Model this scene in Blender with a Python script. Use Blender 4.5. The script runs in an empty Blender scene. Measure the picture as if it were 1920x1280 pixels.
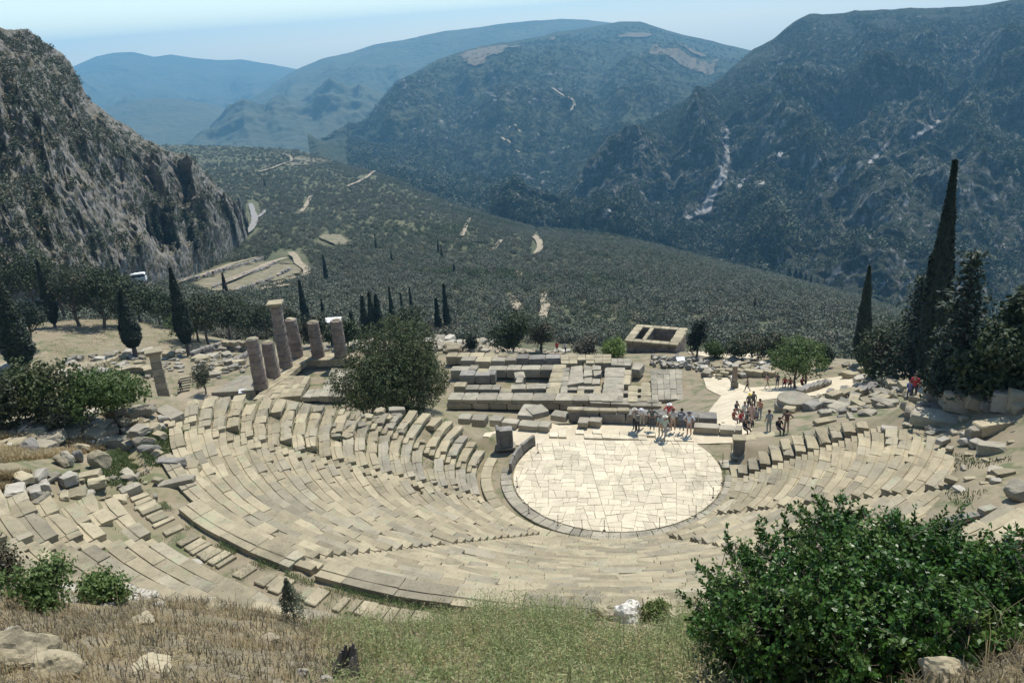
import bpy, bmesh, math, random
import numpy as np
from mathutils import Matrix, Vector

# ---------------------------------------------------------------- camera, sky, sun, exposure
scene = bpy.context.scene
col = scene.collection
rng = np.random.default_rng(11)
random.seed(11)

FOC, PITCH, ROLL, YAW, CD, CH = 1530.37, .3636, -.0709, -.1318, 48.04, 27.97
_cy, _sy, _cp, _sp = math.cos(YAW), math.sin(YAW), math.cos(PITCH), math.sin(PITCH)
CF = np.array([_sy*_cp, _cy*_cp, -_sp]); CR = np.array([_cy, -_sy, 0.]); CU = np.cross(CR, CF)
_cr, _sr = math.cos(ROLL), math.sin(ROLL)
CR, CU = CR*_cr + CU*_sr, -CR*_sr + CU*_cr
CAM = np.array([0., -CD, CH])

cam_data = bpy.data.cameras.new('camera')
cam = bpy.data.objects.new('camera', cam_data)
col.objects.link(cam)
cam_data.sensor_width = 36.0
cam_data.lens = FOC/1920*36.0
cam_data.clip_start = .1
cam_data.clip_end = 40000
cam.matrix_world = Matrix(((CR[0], CU[0], -CF[0], CAM[0]), (CR[1], CU[1], -CF[1], CAM[1]),
                           (CR[2], CU[2], -CF[2], CAM[2]), (0, 0, 0, 1)))
scene.camera = cam

SUN_AZ, SUN_EL = math.radians(24), math.radians(63)      # azimuth clockwise from +Y
world = bpy.data.worlds.new('World'); scene.world = world; world.use_nodes = True
wn = world.node_tree.nodes; wl = world.node_tree.links
sky = wn.new('ShaderNodeTexSky'); sky.sky_type = 'NISHITA'; sky.sun_disc = False
sky.sun_elevation = SUN_EL; sky.sun_rotation = SUN_AZ
sky.altitude = 550; sky.air_density = 1.1; sky.dust_density = .0; sky.ozone_density = .9
wn['Background'].inputs['Strength'].default_value = .14
wl.new(sky.outputs[0], wn['Background'].inputs[0])

sd = bpy.data.lights.new('sun', 'SUN'); sd.energy = 4.7; sd.angle = math.radians(.53); sd.color = (1, .955, .88)
sun = bpy.data.objects.new('sun', sd); col.objects.link(sun)
sdir = Vector((math.sin(SUN_AZ)*math.cos(SUN_EL), math.cos(SUN_AZ)*math.cos(SUN_EL), math.sin(SUN_EL)))
sun.rotation_euler = sdir.to_track_quat('Z', 'Y').to_euler()
sun.location = (0, 0, 120)

scene.view_settings.view_transform = 'Standard'
scene.view_settings.look = 'None'
scene.view_settings.exposure = .32
scene.view_settings.gamma = 1
scene.view_settings.use_curve_mapping = False
scene.render.engine = 'CYCLES'
cy = scene.cycles
cy.use_denoising = True
cy.use_adaptive_sampling = True; cy.adaptive_threshold = .012
cy.max_bounces = 5; cy.diffuse_bounces = 3; cy.glossy_bounces = 2; cy.transmission_bounces = 3
cy.volume_bounces = 0; cy.transparent_max_bounces = 6
cy.caustics_reflective = False; cy.caustics_refractive = False

# ---------------------------------------------------------------- helpers
def ray(px, py):
    px = np.asarray(px, float); py = np.asarray(py, float)
    d = CF*FOC + CR*(px[..., None]-960) + CU*(640-py[..., None])
    return d/np.linalg.norm(d, axis=-1, keepdims=True)

def P(px, py, z):
    """pixel of the photograph to the point where its ray meets height z"""
    d = ray(px, py)
    return CAM + d*((z-CAM[2])/d[..., 2:3])

def PD(px, py, dist):
    return CAM + ray(px, py)*np.asarray(dist, float)[..., None]

def pix(p):
    d = np.asarray(p, float)-CAM; z = d@CF
    return 960+FOC*(d@CR)/z, 640-FOC*(d@CU)/z, z

def sstep(a, b, x):
    t = np.clip((np.asarray(x, float)-a)/(b-a), 0, 1)
    return t*t*(3-2*t)

def _hash(ix, iy, iz, s):
    h = (ix.astype(np.int64)*374761393 + iy.astype(np.int64)*668265263 + iz.astype(np.int64)*2147483647 + s*1274126177) & 0xffffffff
    h = ((h ^ (h >> 13))*1274126177) & 0xffffffff
    h = ((h ^ (h >> 16))*2246822519) & 0xffffffff
    return ((h ^ (h >> 15)) & 0xffffff)/float(0xffffff)

def vnoise(p, s=0):
    p = np.asarray(p, float); i = np.floor(p); f = p-i; f = f*f*(3-2*f)
    ix, iy, iz = i[..., 0], i[..., 1], i[..., 2]
    r = 0
    for dx in (0, 1):
        for dy in (0, 1):
            for dz in (0, 1):
                w = (f[..., 0] if dx else 1-f[..., 0])*(f[..., 1] if dy else 1-f[..., 1])*(f[..., 2] if dz else 1-f[..., 2])
                r = r + w*_hash(ix+dx, iy+dy, iz+dz, s)
    return r*2-1

def fbm(p, oct=4, s=0, ridged=False, gain=.5):
    r = 0; a = 1; t = 0; p = np.asarray(p, float)
    for o in range(oct):
        n = vnoise(p, s+o)
        if ridged: n = 1-2*np.abs(n)
        r = r + a*n; t += a; a *= gain; p = p*2.03+7.1
    return r/t

def tag(o, label=None, cat=None, group=None, kind=None):
    if label: o['label'] = label
    if cat: o['category'] = cat
    if group: o['group'] = group
    if kind: o['kind'] = kind
    return o

def new_mesh(name, v, f, mats=(), mi=None, smooth=False):
    me = bpy.data.meshes.new(name)
    v = np.asarray(v, np.float32).reshape(-1, 3)
    if isinstance(f, np.ndarray) and f.ndim == 2:
        nf, k = f.shape
        me.vertices.add(len(v)); me.vertices.foreach_set('co', v.ravel())
        me.loops.add(nf*k); me.loops.foreach_set('vertex_index', f.astype(np.int32).ravel())
        me.polygons.add(nf)
        me.polygons.foreach_set('loop_start', np.arange(0, nf*k, k, dtype=np.int32))
        me.update(calc_edges=True)
    else:
        me.from_pydata(v.tolist(), [], [list(map(int, q)) for q in f]); me.update()
    if not isinstance(mats, (list, tuple)): mats = [mats]
    for m in mats: me.materials.append(m)
    if mi is not None: me.polygons.foreach_set('material_index', np.asarray(mi, np.int32))
    if smooth: me.polygons.foreach_set('use_smooth', np.ones(len(me.polygons), bool))
    return me

def link(name, me, parent=None, loc=(0, 0, 0), rot=(0, 0, 0), scale=(1, 1, 1)):
    o = bpy.data.objects.new(name, me); col.objects.link(o)
    o.location = [float(q) for q in loc]; o.rotation_euler = [float(q) for q in rot]
    o.scale = [float(q) for q in (scale if hasattr(scale, '__len__') else (scale,)*3)]
    if parent is not None: o.parent = parent
    return o

def mobj(name, v, f, mats, parent=None, loc=(0, 0, 0), rot=(0, 0, 0), mi=None, smooth=False):
    return link(name, new_mesh(name, v, f, mats, mi, smooth), parent, loc, rot)

def empty(name, loc, rz=0, label=None, cat=None, group=None):
    o = bpy.data.objects.new(name, None); col.objects.link(o)
    o.location = [float(q) for q in loc]; o.rotation_euler = (0, 0, float(rz)); o.empty_display_size = .3
    return tag(o, label, cat, group)

class MB:
    """collects shapes into one mesh"""
    def __init__(s): s.v = []; s.f = []; s.m = []; s.n = 0
    def add(s, v, f, m=0):
        v = np.asarray(v, float).reshape(-1, 3)
        s.v.append(v); s.f += [[int(i)+s.n for i in q] for q in f]; s.m += [m]*len(f); s.n += len(v); return s
    def box(s, c, d, rz=0, m=0, taper=1):
        x, y, z = np.asarray(d, float)/2
        b = np.array([(-x, -y, -z), (x, -y, -z), (x, y, -z), (-x, y, -z), (-x*taper, -y*taper, z), (x*taper, -y*taper, z), (x*taper, y*taper, z), (-x*taper, y*taper, z)])
        R = np.array([[math.cos(rz), -math.sin(rz), 0], [math.sin(rz), math.cos(rz), 0], [0, 0, 1]])
        return s.add(b@R.T+np.asarray(c, float), [(0, 3, 2, 1), (4, 5, 6, 7), (0, 1, 5, 4), (1, 2, 6, 5), (2, 3, 7, 6), (3, 0, 4, 7)], m)
    def tube(s, pts, rad, n=6, m=0):
        pts = np.asarray(pts, float); rad = np.broadcast_to(np.asarray(rad, float), (len(pts),))
        V = []
        for i, p in enumerate(pts):
            t = pts[min(i+1, len(pts)-1)]-pts[max(i-1, 0)]; t = t/(np.linalg.norm(t)+1e-9)
            a = np.cross(t, (0, 0, 1) if abs(t[2]) < .9 else (1, 0, 0)); a /= np.linalg.norm(a); b = np.cross(t, a)
            for k in range(n):
                q = 2*math.pi*k/n; V.append(p+rad[i]*(math.cos(q)*a+math.sin(q)*b))
        F = []
        for i in range(len(pts)-1):
            for k in range(n):
                F.append((i*n+k, i*n+(k+1) % n, (i+1)*n+(k+1) % n, (i+1)*n+k))
        F.append(list(range(n))[::-1]); F.append([(len(pts)-1)*n+k for k in range(n)])
        return s.add(V, F, m)
    def build(s, name, mats, parent=None, loc=(0, 0, 0), rot=(0, 0, 0), smooth=False):
        return mobj(name, np.concatenate(s.v), s.f, mats, parent, loc, rot, s.m, smooth)

# ---------------------------------------------------------------- materials
def nodes_of(name):
    m = bpy.data.materials.new(name); m.use_nodes = True
    nt = m.node_tree; b = nt.nodes['Principled BSDF']
    b.inputs['Specular IOR Level'].default_value = .25
    return m, nt, b

def N(nt, t, **kw):
    n = nt.nodes.new(t)
    for k, v in kw.items():
        if k in n.inputs: n.inputs[k].default_value = v
        else: setattr(n, k, v)
    return n

def mixc(nt, fac, a, b, mode='MIX'):
    n = nt.nodes.new('ShaderNodeMix'); n.data_type = 'RGBA'; n.blend_type = mode
    for i, x in ((0, fac), (6, a), (7, b)):
        if hasattr(x, 'is_output') or isinstance(x, bpy.types.NodeSocket): nt.links.new(x, n.inputs[i])
        else: n.inputs[i].default_value = x if i == 0 else (*x[:3], 1)
    return n.outputs[2]

def ramp(nt, src, lo, hi):
    n = nt.nodes.new('ShaderNodeMapRange'); n.interpolation_type = 'SMOOTHSTEP'
    n.inputs[1].default_value = lo; n.inputs[2].default_value = hi
    nt.links.new(src, n.inputs[0]); return n.outputs[0]

def tex(nt, scale, kind='noise', detail=4, vec=None, rough=.55):
    if vec is None:
        vec = nt.nodes.new('ShaderNodeNewGeometry').outputs['Position']
    if kind == 'noise':
        n = N(nt, 'ShaderNodeTexNoise', Scale=scale, Detail=detail, Roughness=rough); out = n.outputs[0]
    else:
        n = N(nt, 'ShaderNodeTexVoronoi', Scale=scale); out = n.outputs[0]
    nt.links.new(vec, n.inputs['Vector']); return out

def bump(nt, b, src, strength=.5, dist=.02):
    n = N(nt, 'ShaderNodeBump', Strength=strength, Distance=dist)
    nt.links.new(src, n.inputs['Height']); nt.links.new(n.outputs[0], b.inputs['Normal'])

def stone(name, c1, c2, c3=None, s=1.2, rough=.9, vary=.28, bmp=.6, lichen=None, bd=.03):
    """weathered stone: two tones, dark pitting, lichen, a tint of its own for each block"""
    m, nt, b = nodes_of(name)
    base = mixc(nt, ramp(nt, tex(nt, s, detail=6), .35, .65), c1, c2)
    if c3: base = mixc(nt, ramp(nt, tex(nt, s*4.3, detail=5, rough=.7), .56, .72), base, c3)
    if lichen: base = mixc(nt, ramp(nt, tex(nt, s*.7, detail=8, rough=.75), .55, .66), base, lichen)
    oi = nt.nodes.new('ShaderNodeObjectInfo')
    mr = N(nt, 'ShaderNodeMapRange'); mr.inputs[3].default_value = 1-vary; mr.inputs[4].default_value = 1+vary*.55
    nt.links.new(oi.outputs['Random'], mr.inputs[0])
    base = mixc(nt, ramp(nt, tex(nt, s*.33, detail=9, rough=.8), .50, .70), base, tuple(q*.62 for q in c2))      # broad grey staining
    base = mixc(nt, ramp(nt, tex(nt, s*11, detail=3, rough=.6), .62, .74), base, tuple(q*.45 for q in c2))       # pits
    mul = nt.nodes.new('ShaderNodeVectorMath'); mul.operation = 'SCALE'
    nt.links.new(base, mul.inputs[0]); nt.links.new(mr.outputs[0], mul.inputs['Scale'])
    nt.links.new(mul.outputs[0], b.inputs['Base Color'])
    b.inputs['Roughness'].default_value = rough
    bump(nt, b, tex(nt, s*7, detail=6, rough=.7), bmp, bd)
    return m

def flat(name, c, rough=.7, metal=0, vary=.12, s=6):
    m, nt, b = nodes_of(name)
    c2 = tuple(q*(1-2*vary) for q in c)
    nt.links.new(mixc(nt, ramp(nt, tex(nt, s), .4, .65), c, c2), b.inputs['Base Color'])
    b.inputs['Roughness'].default_value = rough; b.inputs['Metallic'].default_value = metal
    return m

def leaf(name, c1, c2, c3=None, trans=.25, rough=.6, s=.6):
    """foliage: every leaf face has its own tint"""
    m, nt, b = nodes_of(name)
    g = nt.nodes.new('ShaderNodeNewGeometry')
    a = mixc(nt, g.outputs['Random Per Island'], c1, c2)
    if c3: a = mixc(nt, ramp(nt, tex(nt, s, detail=2), .5, .68), a, c3)
    oi = nt.nodes.new('ShaderNodeObjectInfo')
    hsv = N(nt, 'ShaderNodeHueSaturation')
    mr = N(nt, 'ShaderNodeMapRange'); mr.inputs[3].default_value = .75; mr.inputs[4].default_value = 1.25
    nt.links.new(oi.outputs['Random'], mr.inputs[0]); nt.links.new(mr.outputs[0], hsv.inputs['Value'])
    nt.links.new(a, hsv.inputs['Color'])
    nt.links.new(hsv.outputs[0], b.inputs['Base Color'])
    b.inputs['Roughness'].default_value = rough
    if trans:
        t = nt.nodes.new('ShaderNodeBsdfTranslucent'); nt.links.new(hsv.outputs[0], t.inputs[0])
        mx = nt.nodes.new('ShaderNodeMixShader'); mx.inputs[0].default_value = trans
        nt.links.new(b.outputs[0], mx.inputs[1]); nt.links.new(t.outputs[0], mx.inputs[2])
        nt.links.new(mx.outputs[0], nt.nodes['Material Output'].inputs[0])
    return m

M = {}
M['seat'] = stone('seat_limestone', (.375, .318, .205), (.305, .262, .172), (.20, .176, .12), 1.1, lichen=(.305, .305, .19), vary=.26)
M['seat2'] = stone('greyer_seat_limestone', (.335, .292, .202), (.272, .240, .168), (.185, .165, .118), 1.0, lichen=(.29, .29, .19))
M['grey'] = stone('grey_limestone', (.335, .298, .22), (.262, .236, .176), (.178, .162, .125), 1.0, lichen=(.30, .31, .215))
M['dark'] = stone('dark_weathered_limestone', (.25, .232, .195), (.185, .172, .148), (.31, .285, .235), 1.3)
M['white'] = stone('pale_limestone', (.47, .43, .345), (.36, .33, .265), (.22, .20, .165), 1.7)
M['toplit_rock'] = stone('toplit_white_rock', (.78, .74, .64), (.66, .62, .53), (.45, .42, .35), 3)  # white stone, colour raised further to paint in the light on its top
M['pave'] = stone('orchestra_paving_stone', (.60, .525, .375), (.52, .455, .325), (.40, .345, .25), .8, vary=.16, lichen=(.48, .44, .31))
M['drum'] = stone('brown_column_stone', (.30, .245, .195), (.215, .175, .145), (.13, .11, .095), 1.6, vary=.15, bmp=1, bd=.06)
M['brick'] = stone('brown_ashlar', (.31, .255, .205), (.235, .195, .16), (.17, .14, .12), 1.4, vary=.3)
M['metal'] = flat('rusty_iron', (.10, .075, .055), .7, .6)
M['bark'] = flat('grey_bark', (.14, .115, .09), .95, s=9)
M['wood'] = stone('dead_wood', (.20, .175, .145), (.12, .105, .085), (.06, .05, .04), 5, bmp=1)

def soil(name, tones, s=.25, rough=.95, bmp=.5, bd=.06):
    m, nt, b = nodes_of(name)
    c = tones[0]
    for i, t in enumerate(tones[1:]):
        c = mixc(nt, ramp(nt, tex(nt, s*(1.9**i)+.013*i, detail=6, rough=.65), .47, .62), c, t)
    nt.links.new(c, b.inputs['Base Color']); b.inputs['Roughness'].default_value = rough
    bump(nt, b, tex(nt, s*14, detail=5, rough=.7), bmp, bd)
    return m
M['ground'] = soil('sanctuary_ground', [(.235, .195, .128), (.165, .155, .082), (.27, .22, .145), (.115, .125, .06), (.21, .175, .115)], .13)
M['path'] = soil('beige_path_gravel', [(.50, .43, .30), (.44, .375, .26), (.55, .48, .35)], .4, bmp=.3)
M['earth'] = soil('brown_earth', [(.23, .175, .12), (.30, .24, .165), (.17, .14, .09), (.34, .29, .21)], .5)
M['hill'] = soil('dry_hillside', [(.22, .175, .10), (.28, .225, .125), (.165, .14, .08), (.24, .205, .14)], 1.3, bmp=.7)

# ---------------------------------------------------------------- far terrain
def veg_hill(name, green1, green2, rock, soilc, s, rock_amt=.5, soil_amt=.6, bmp=.8, bd=3., vs=.12, steep=None):
    """scrub-covered slope: bushes, bare rock and dry soil mixed by noise and by steepness"""
    m, nt, b = nodes_of(name)
    c = mixc(nt, ramp(nt, tex(nt, s, detail=6), .4, .6), green1, green2)
    c = mixc(nt, ramp(nt, tex(nt, s*.45, detail=8, rough=.7), soil_amt, soil_amt+.1), c, soilc)
    rk = ramp(nt, tex(nt, s*3.1, detail=8, rough=.75), rock_amt, rock_amt+.13)
    if steep:
        g = nt.nodes.new('ShaderNodeNewGeometry'); sx = nt.nodes.new('ShaderNodeSeparateXYZ')
        nt.links.new(g.outputs['True Normal'], sx.inputs[0])
        st = ramp(nt, sx.outputs[2], steep[1], steep[0])
        mm = nt.nodes.new('ShaderNodeMath'); mm.operation = 'MULTIPLY'
        nt.links.new(rk, mm.inputs[0]); nt.links.new(st, mm.inputs[1]); rk = mm.outputs[0]
    c = mixc(nt, rk, c, rock)
    vor = tex(nt, vs, 'voronoi')
    c = mixc(nt, ramp(nt, vor, .75, .35), c, mixc(nt, .55, c, green1))
    nt.links.new(c, b.inputs['Base Color']); b.inputs['Roughness'].default_value = .95
    b.inputs['Specular IOR Level'].default_value = .1
    add = nt.nodes.new('ShaderNodeMath'); add.operation = 'SUBTRACT'
    nt.links.new(tex(nt, s*6, detail=6, rough=.7), add.inputs[0]); nt.links.new(vor, add.inputs[1])
    bump(nt, b, add.outputs[0], bmp, bd)
    return m

class Layer:
    def __init__(s, xs, rows, amp, freq, seed, ridged=.5, tip=.25, gully=0):
        s.xs = np.array(xs, float); s.Y = np.array([r[0] for r in rows], float); s.D = np.array([r[1] for r in rows], float)
        s.amp, s.freq, s.seed, s.rid, s.tip, s.gully = amp, freq, seed, ridged, tip, gully
        s.n = len(rows)
    def col(s, u):
        y = np.stack([np.interp(u, s.xs, r) for r in s.Y]); d = np.stack([np.interp(u, s.xs, r) for r in s.D])
        return y, d
    def surf(s, u, v):
        u = np.asarray(u, float); v = np.clip(np.asarray(v, float), 0, s.n-1.0001)
        y, d = s.col(u)
        i = v.astype(int); t = v-i
        take = lambda A, k: np.take_along_axis(A, k[None], 0)[0]
        i1 = np.minimum(i+1, s.n-1)
        py = take(y, i)*(1-t)+take(y, i1)*t
        dd = np.exp(np.log(take(d, i))*(1-t)+np.log(take(d, i1))*t)
        p = PD(u, py, dd)
        hor = p-CAM; hor[..., 2] = 0; hor /= np.linalg.norm(hor, axis=-1, keepdims=True)
        q = p*s.freq
        n = (1-s.rid)*fbm(q, 6, s.seed, gain=.55)+s.rid*fbm(q*1.3, 6, s.seed+20, True, gain=.55)
        if s.gully:
            a = np.arctan2(p[..., 0], p[..., 1]+CD)
            g = np.stack([a*s.gully+.6*fbm(q*.7, 3, s.seed+9), v*.35, 0*a], -1)
            n = n+.8*fbm(g, 4, s.seed+40, True)
        k = np.clip((s.n-1-v)/1.2, s.tip, 1)*np.clip(v/.6, .15, 1)*s.amp*np.clip(dd/np.max(s.D), .35, 1)
        return p+(-.75*hor+np.array([0, 0, .55]))*(n*k)[..., None]
    def v_at(s, px, py):
        y, _ = s.col(np.atleast_1d(float(px))); y = y[:, 0]
        m = s.n-1
        while m > 1 and y[m] > y[m-1]: m -= 1
        return float(np.interp(-py, -y[:m+1], np.arange(m+1)))
    def at(s, px, py):
        return s.surf(np.array([px], float), np.array([s.v_at(px, py)]))[0]
    def many(s, pts):
        return s.surf(np.array([q[0] for q in pts], float), np.array([s.v_at(*q) for q in pts]))
    def exact(s, px, py):
        """the surface point that is seen at a pixel, relief included"""
        v = np.linspace(0, s.n-1.01, 260); p = s.surf(np.full(260, float(px)), v); d = p-CAM
        y = 640-FOC*(d@CU)/(d@CF); e = np.abs(y-py); c = np.nonzero(e < 2.5)[0]
        return p[c[np.argmin(np.linalg.norm(d[c], axis=1))]] if len(c) else p[np.argmin(e)]
    def mesh(s, name, mat, nu, nv, back=True):
        u = np.linspace(s.xs[0], s.xs[-1], nu); v = np.linspace(0, s.n-1.0001, nv)
        U, V = np.meshgrid(u, v); pts = s.surf(U, V)
        if back:                                   # the far side of the ridge falls away again
            top = pts[-1]; h = top-CAM; h[:, 2] = 0; h /= np.linalg.norm(h, axis=1, keepdims=True)
            d = np.linalg.norm(top-CAM, axis=1)[:, None]
            pts = np.concatenate([pts, (top+h*d*.06-np.array([0, 0, 1.])*d*.012)[None], (top+h*d*.3-np.array([0, 0, 1.])*d*.12)[None]])
        nr = pts.shape[0]
        idx = np.arange(nr*nu).reshape(nr, nu)
        f = np.stack([idx[:-1, :-1], idx[:-1, 1:], idx[1:, 1:], idx[1:, :-1]], -1).reshape(-1, 4)
        o = mobj(name, pts.reshape(-1, 3), f, mat, smooth=True)
        s.grid = (pts.reshape(-1, 3), f); s.bvh = None
        tag(o, kind='structure')
        return o
    def cast(s, px, py):
        """where the ray of a pixel meets the built slope"""
        if s.bvh is None:
            from mathutils.bvhtree import BVHTree
            s.bvh = BVHTree.FromPolygons(s.grid[0].tolist(), s.grid[1].tolist())
        h = s.bvh.ray_cast(Vector(CAM), Vector(ray(px, py)))
        return np.array(h[0]) if h[0] is not None else s.exact(px, py)

X1 = [-500, 0, 150, 300, 450, 560, 700, 850, 1000, 1150, 1300, 1450, 1600, 1750, 1900, 2200, 2600]
L1 = Layer(X1, [
    ([700, 690, 690, 690, 690, 690, 690, 690, 690, 695, 700, 708, 720, 738, 760, 800, 860],
     [190, 180, 176, 172, 160, 152, 146, 142, 140, 140, 140, 140, 138, 134, 130, 125, 120]),
    ([640, 625, 615, 605, 600, 600, 600, 602, 606, 610, 618, 630, 645, 665, 690, 740, 800],
     [230, 225, 225, 228, 232, 236, 236, 236, 236, 236, 236, 232, 226, 220, 214, 200, 190]),
    ([560, 530, 520, 508, 500, 500, 502, 508, 514, 520, 540, 565, 595, 632, 668, 720, 780],
     [330, 350, 380, 420, 430, 430, 430, 425, 420, 410, 385, 350, 310, 285, 270, 250, 240]),
    ([470, 440, 430, 420, 410, 405, 410, 428, 448, 465, 495, 530, 568, 612, 652, 710, 770],
     [600, 650, 690, 720, 740, 740, 720, 680, 650, 610, 570, 520, 470, 430, 400, 360, 330]),
    ([400, 380, 370, 345, 330, 330, 345, 392, 432, 447, 482, 520, 560, 605, 645, 705, 765],
     [1000, 1050, 1080, 1100, 1100, 1080, 1000, 940, 880, 820, 760, 690, 620, 560, 510, 460, 420]),
    ([300, 290, 285, 272, 274, 284, 322, 384, 427, 443, 478, 517, 557, 602, 642, 702, 762],
     [1900, 1900, 1850, 1800, 1700, 1500, 1250, 1040, 930, 860, 800, 720, 650, 590, 540, 480, 440]),
    ([303, 293, 288, 276, 279, 292, 335, 398, 442, 458, 494, 533, 574, 620, 660, 720, 780],
     [2100, 2100, 2050, 2000, 1900, 1680, 1420, 1200, 1080, 990, 920, 830, 750, 690, 640, 580, 540]),
], 16, 1/120, 3, .2)

BX = [930, 1000, 1040, 1090, 1140, 1240, 1340, 1410, 1450, 1490, 1520, 1600, 1700, 1800, 1920, 2200, 2600]
btop = [415, 392, 372, 330, 268, 214, 160, 98, 75, 42, 28, 27, 22, 17, 7, -12, -30]
bbase = [432, 434, 437, 440, 440, 432, 428, 440, 452, 468, 480, 500, 522, 545, 568, 620, 680]
LB = Layer(BX, [
    ([455, 458, 462, 470, 478, 500, 520, 535, 545, 555, 565, 590, 620, 645, 680, 750, 820],
     [1130, 1120, 1110, 1090, 1070, 1000, 940, 890, 860, 840, 820, 770, 710, 670, 620, 560, 520]),
    (bbase, [1380, 1370, 1350, 1330, 1310, 1290, 1280, 1270, 1260, 1240, 1220, 1160, 1090, 1030, 980, 900, 850]),
    ([b*.62+t*.38 for b, t in zip(bbase, btop)], [1420, 1420, 1450, 1470, 1500, 1540, 1580, 1600, 1600, 1600, 1600, 1560, 1500, 1450, 1400, 1320, 1260]),
    ([b*.3+t*.7 for b, t in zip(bbase, btop)], [1450, 1450, 1500, 1560, 1650, 1800, 1950, 2050, 2080, 2100, 2100, 2080, 2050, 2000, 1950, 1850, 1750]),
    (btop, [1480, 1500, 1560, 1650, 1800, 2080, 2330, 2500, 2560, 2600, 2650, 2700, 2720, 2700, 2650, 2550, 2450]),
], 330, 1/300, 31, .6, tip=.07, gully=13)

KX = [585, 640, 690, 720, 760, 820, 880, 960, 1060, 1160, 1200, 1300, 1410, 1500, 1800]
ktop = [300, 268, 244, 196, 150, 115, 95, 82, 62, 45, 46, 72, 98, 125, 180]
kbase = [303, 292, 290, 297, 305, 322, 338, 372, 410, 425, 425, 425, 425, 425, 425]
LK = Layer(KX, [
    ([338, 338, 350, 365, 380, 395, 410, 430, 450, 465, 470, 480, 490, 500, 520],
     [1600, 1600, 1500, 1400, 1350, 1300, 1280, 1260, 1250, 1250, 1250, 1300, 1350, 1400, 1500]),
    (kbase, [2800, 2800, 2700, 2600, 2500, 2350, 2200, 1950, 1750, 1700, 1700, 1700, 1750, 1800, 1900]),
    ([b*.55+t*.45 for b, t in zip(kbase, ktop)], [2950, 2950, 2900, 2850, 2800, 2750, 2650, 2550, 2450, 2450, 2450, 2500, 2600, 2700, 2800]),
    ([b*.25+t*.75 for b, t in zip(kbase, ktop)], [3100, 3100, 3100, 3100, 3100, 3150, 3150, 3250, 3400, 3500, 3500, 3500, 3500, 3500, 3500]),
    (ktop, [3250, 3250, 3300, 3350, 3450, 3600, 3800, 4200, 4700, 5000, 5000, 4900, 4700, 4500, 4300]),
], 330, 1/520, 61, .55, tip=.08, gully=11)

K2X = [300, 450, 500, 530, 560, 600, 650, 700, 740, 780, 830, 900, 980, 1050, 1100, 1150, 1300]
LK2 = Layer(K2X, [
    ([300]*17, [3600]*17), ([300, 262, 246, 238, 230, 222, 216, 210, 205, 200, 190, 180, 170, 160, 160, 160, 170], [5200]*17),
    ([299, 210, 172, 150, 133, 115, 102, 86, 80, 72, 60, 54, 42, 36, 38, 44, 90], [7000]*17),
], 620, 1/1000, 81, .55, gully=10, tip=.05)
DX = [-300, 0, 100, 135, 180, 215, 250, 290, 320, 360, 410, 450, 500, 555, 620, 760]
LD = Layer(DX, [([300]*16, [5200]*16), ([215]*16, [7600]*16),
    ([170, 155, 140, 128, 108, 101, 99, 108, 103, 109, 113, 112, 120, 131, 150, 190], [9800]*16)], 760, 1/1400, 91, .5, gully=9, tip=.04)
D2X = [-200, 100, 190, 240, 290, 340, 400, 460, 520, 600, 700]
LD2 = Layer(D2X, [([300]*11, [4300]*11), ([225, 215, 205, 193, 185, 187, 198, 220, 246, 272, 290], [5900]*11)], 300, 1/700, 97, .5, tip=.06)

EX = [-500, -250, -100, 0, 60, 100, 135, 165, 200, 250, 300, 330, 360, 390, 430, 455, 472]
etop = [-200, -60, 18, 52, 72, 100, 128, 188, 216, 248, 282, 294, 304, 332, 372, 408, 446]
ebase = [600, 560, 540, 530, 525, 520, 515, 508, 500, 490, 478, 470, 462, 455, 450, 448, 456]
LE = Layer(EX, [
    ([640, 610, 590, 580, 575, 570, 565, 560, 555, 548, 540, 535, 530, 525, 515, 500, 490],
     [197, 202, 211, 225, 235, 245, 256, 267, 285, 318, 350, 374, 398, 425, 470, 530, 590]),
    (ebase, [205, 210, 220, 235, 245, 255, 268, 280, 300, 335, 370, 395, 420, 450, 500, 570, 640]),
    ([b*.6+t*.4 for b, t in zip(ebase, etop)], [235, 245, 260, 275, 290, 305, 320, 330, 350, 385, 420, 445, 470, 500, 550, 610, 670]),
    ([b*.28+t*.72 for b, t in zip(ebase, etop)], [290, 305, 325, 345, 365, 385, 405, 410, 425, 455, 490, 510, 535, 560, 600, 650, 695]),
    (etop, [370, 390, 420, 450, 475, 500, 520, 520, 530, 555, 580, 595, 610, 630, 665, 695, 720]),
], 58, 1/58, 51, .8, tip=.16, gully=30)

GR1, GR2 = (.036, .044, .026), (.085, .092, .050)
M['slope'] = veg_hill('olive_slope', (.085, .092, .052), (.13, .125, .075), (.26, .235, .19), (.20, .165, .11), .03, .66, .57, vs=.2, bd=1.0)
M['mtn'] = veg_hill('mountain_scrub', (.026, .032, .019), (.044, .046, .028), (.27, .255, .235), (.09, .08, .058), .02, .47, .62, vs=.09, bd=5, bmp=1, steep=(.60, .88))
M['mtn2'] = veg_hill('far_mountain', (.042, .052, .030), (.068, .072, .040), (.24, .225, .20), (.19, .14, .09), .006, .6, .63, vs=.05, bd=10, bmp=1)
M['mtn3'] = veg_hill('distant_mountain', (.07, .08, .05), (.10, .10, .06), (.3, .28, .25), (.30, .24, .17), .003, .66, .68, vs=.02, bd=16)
M['cliff'] = veg_hill('rocky_cliff', (.095, .088, .052), (.14, .122, .076), (.24, .222, .20), (.19, .145, .095), .05, .38, .62, vs=.35, bd=1.4, bmp=1, steep=(.6, .93))

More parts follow.
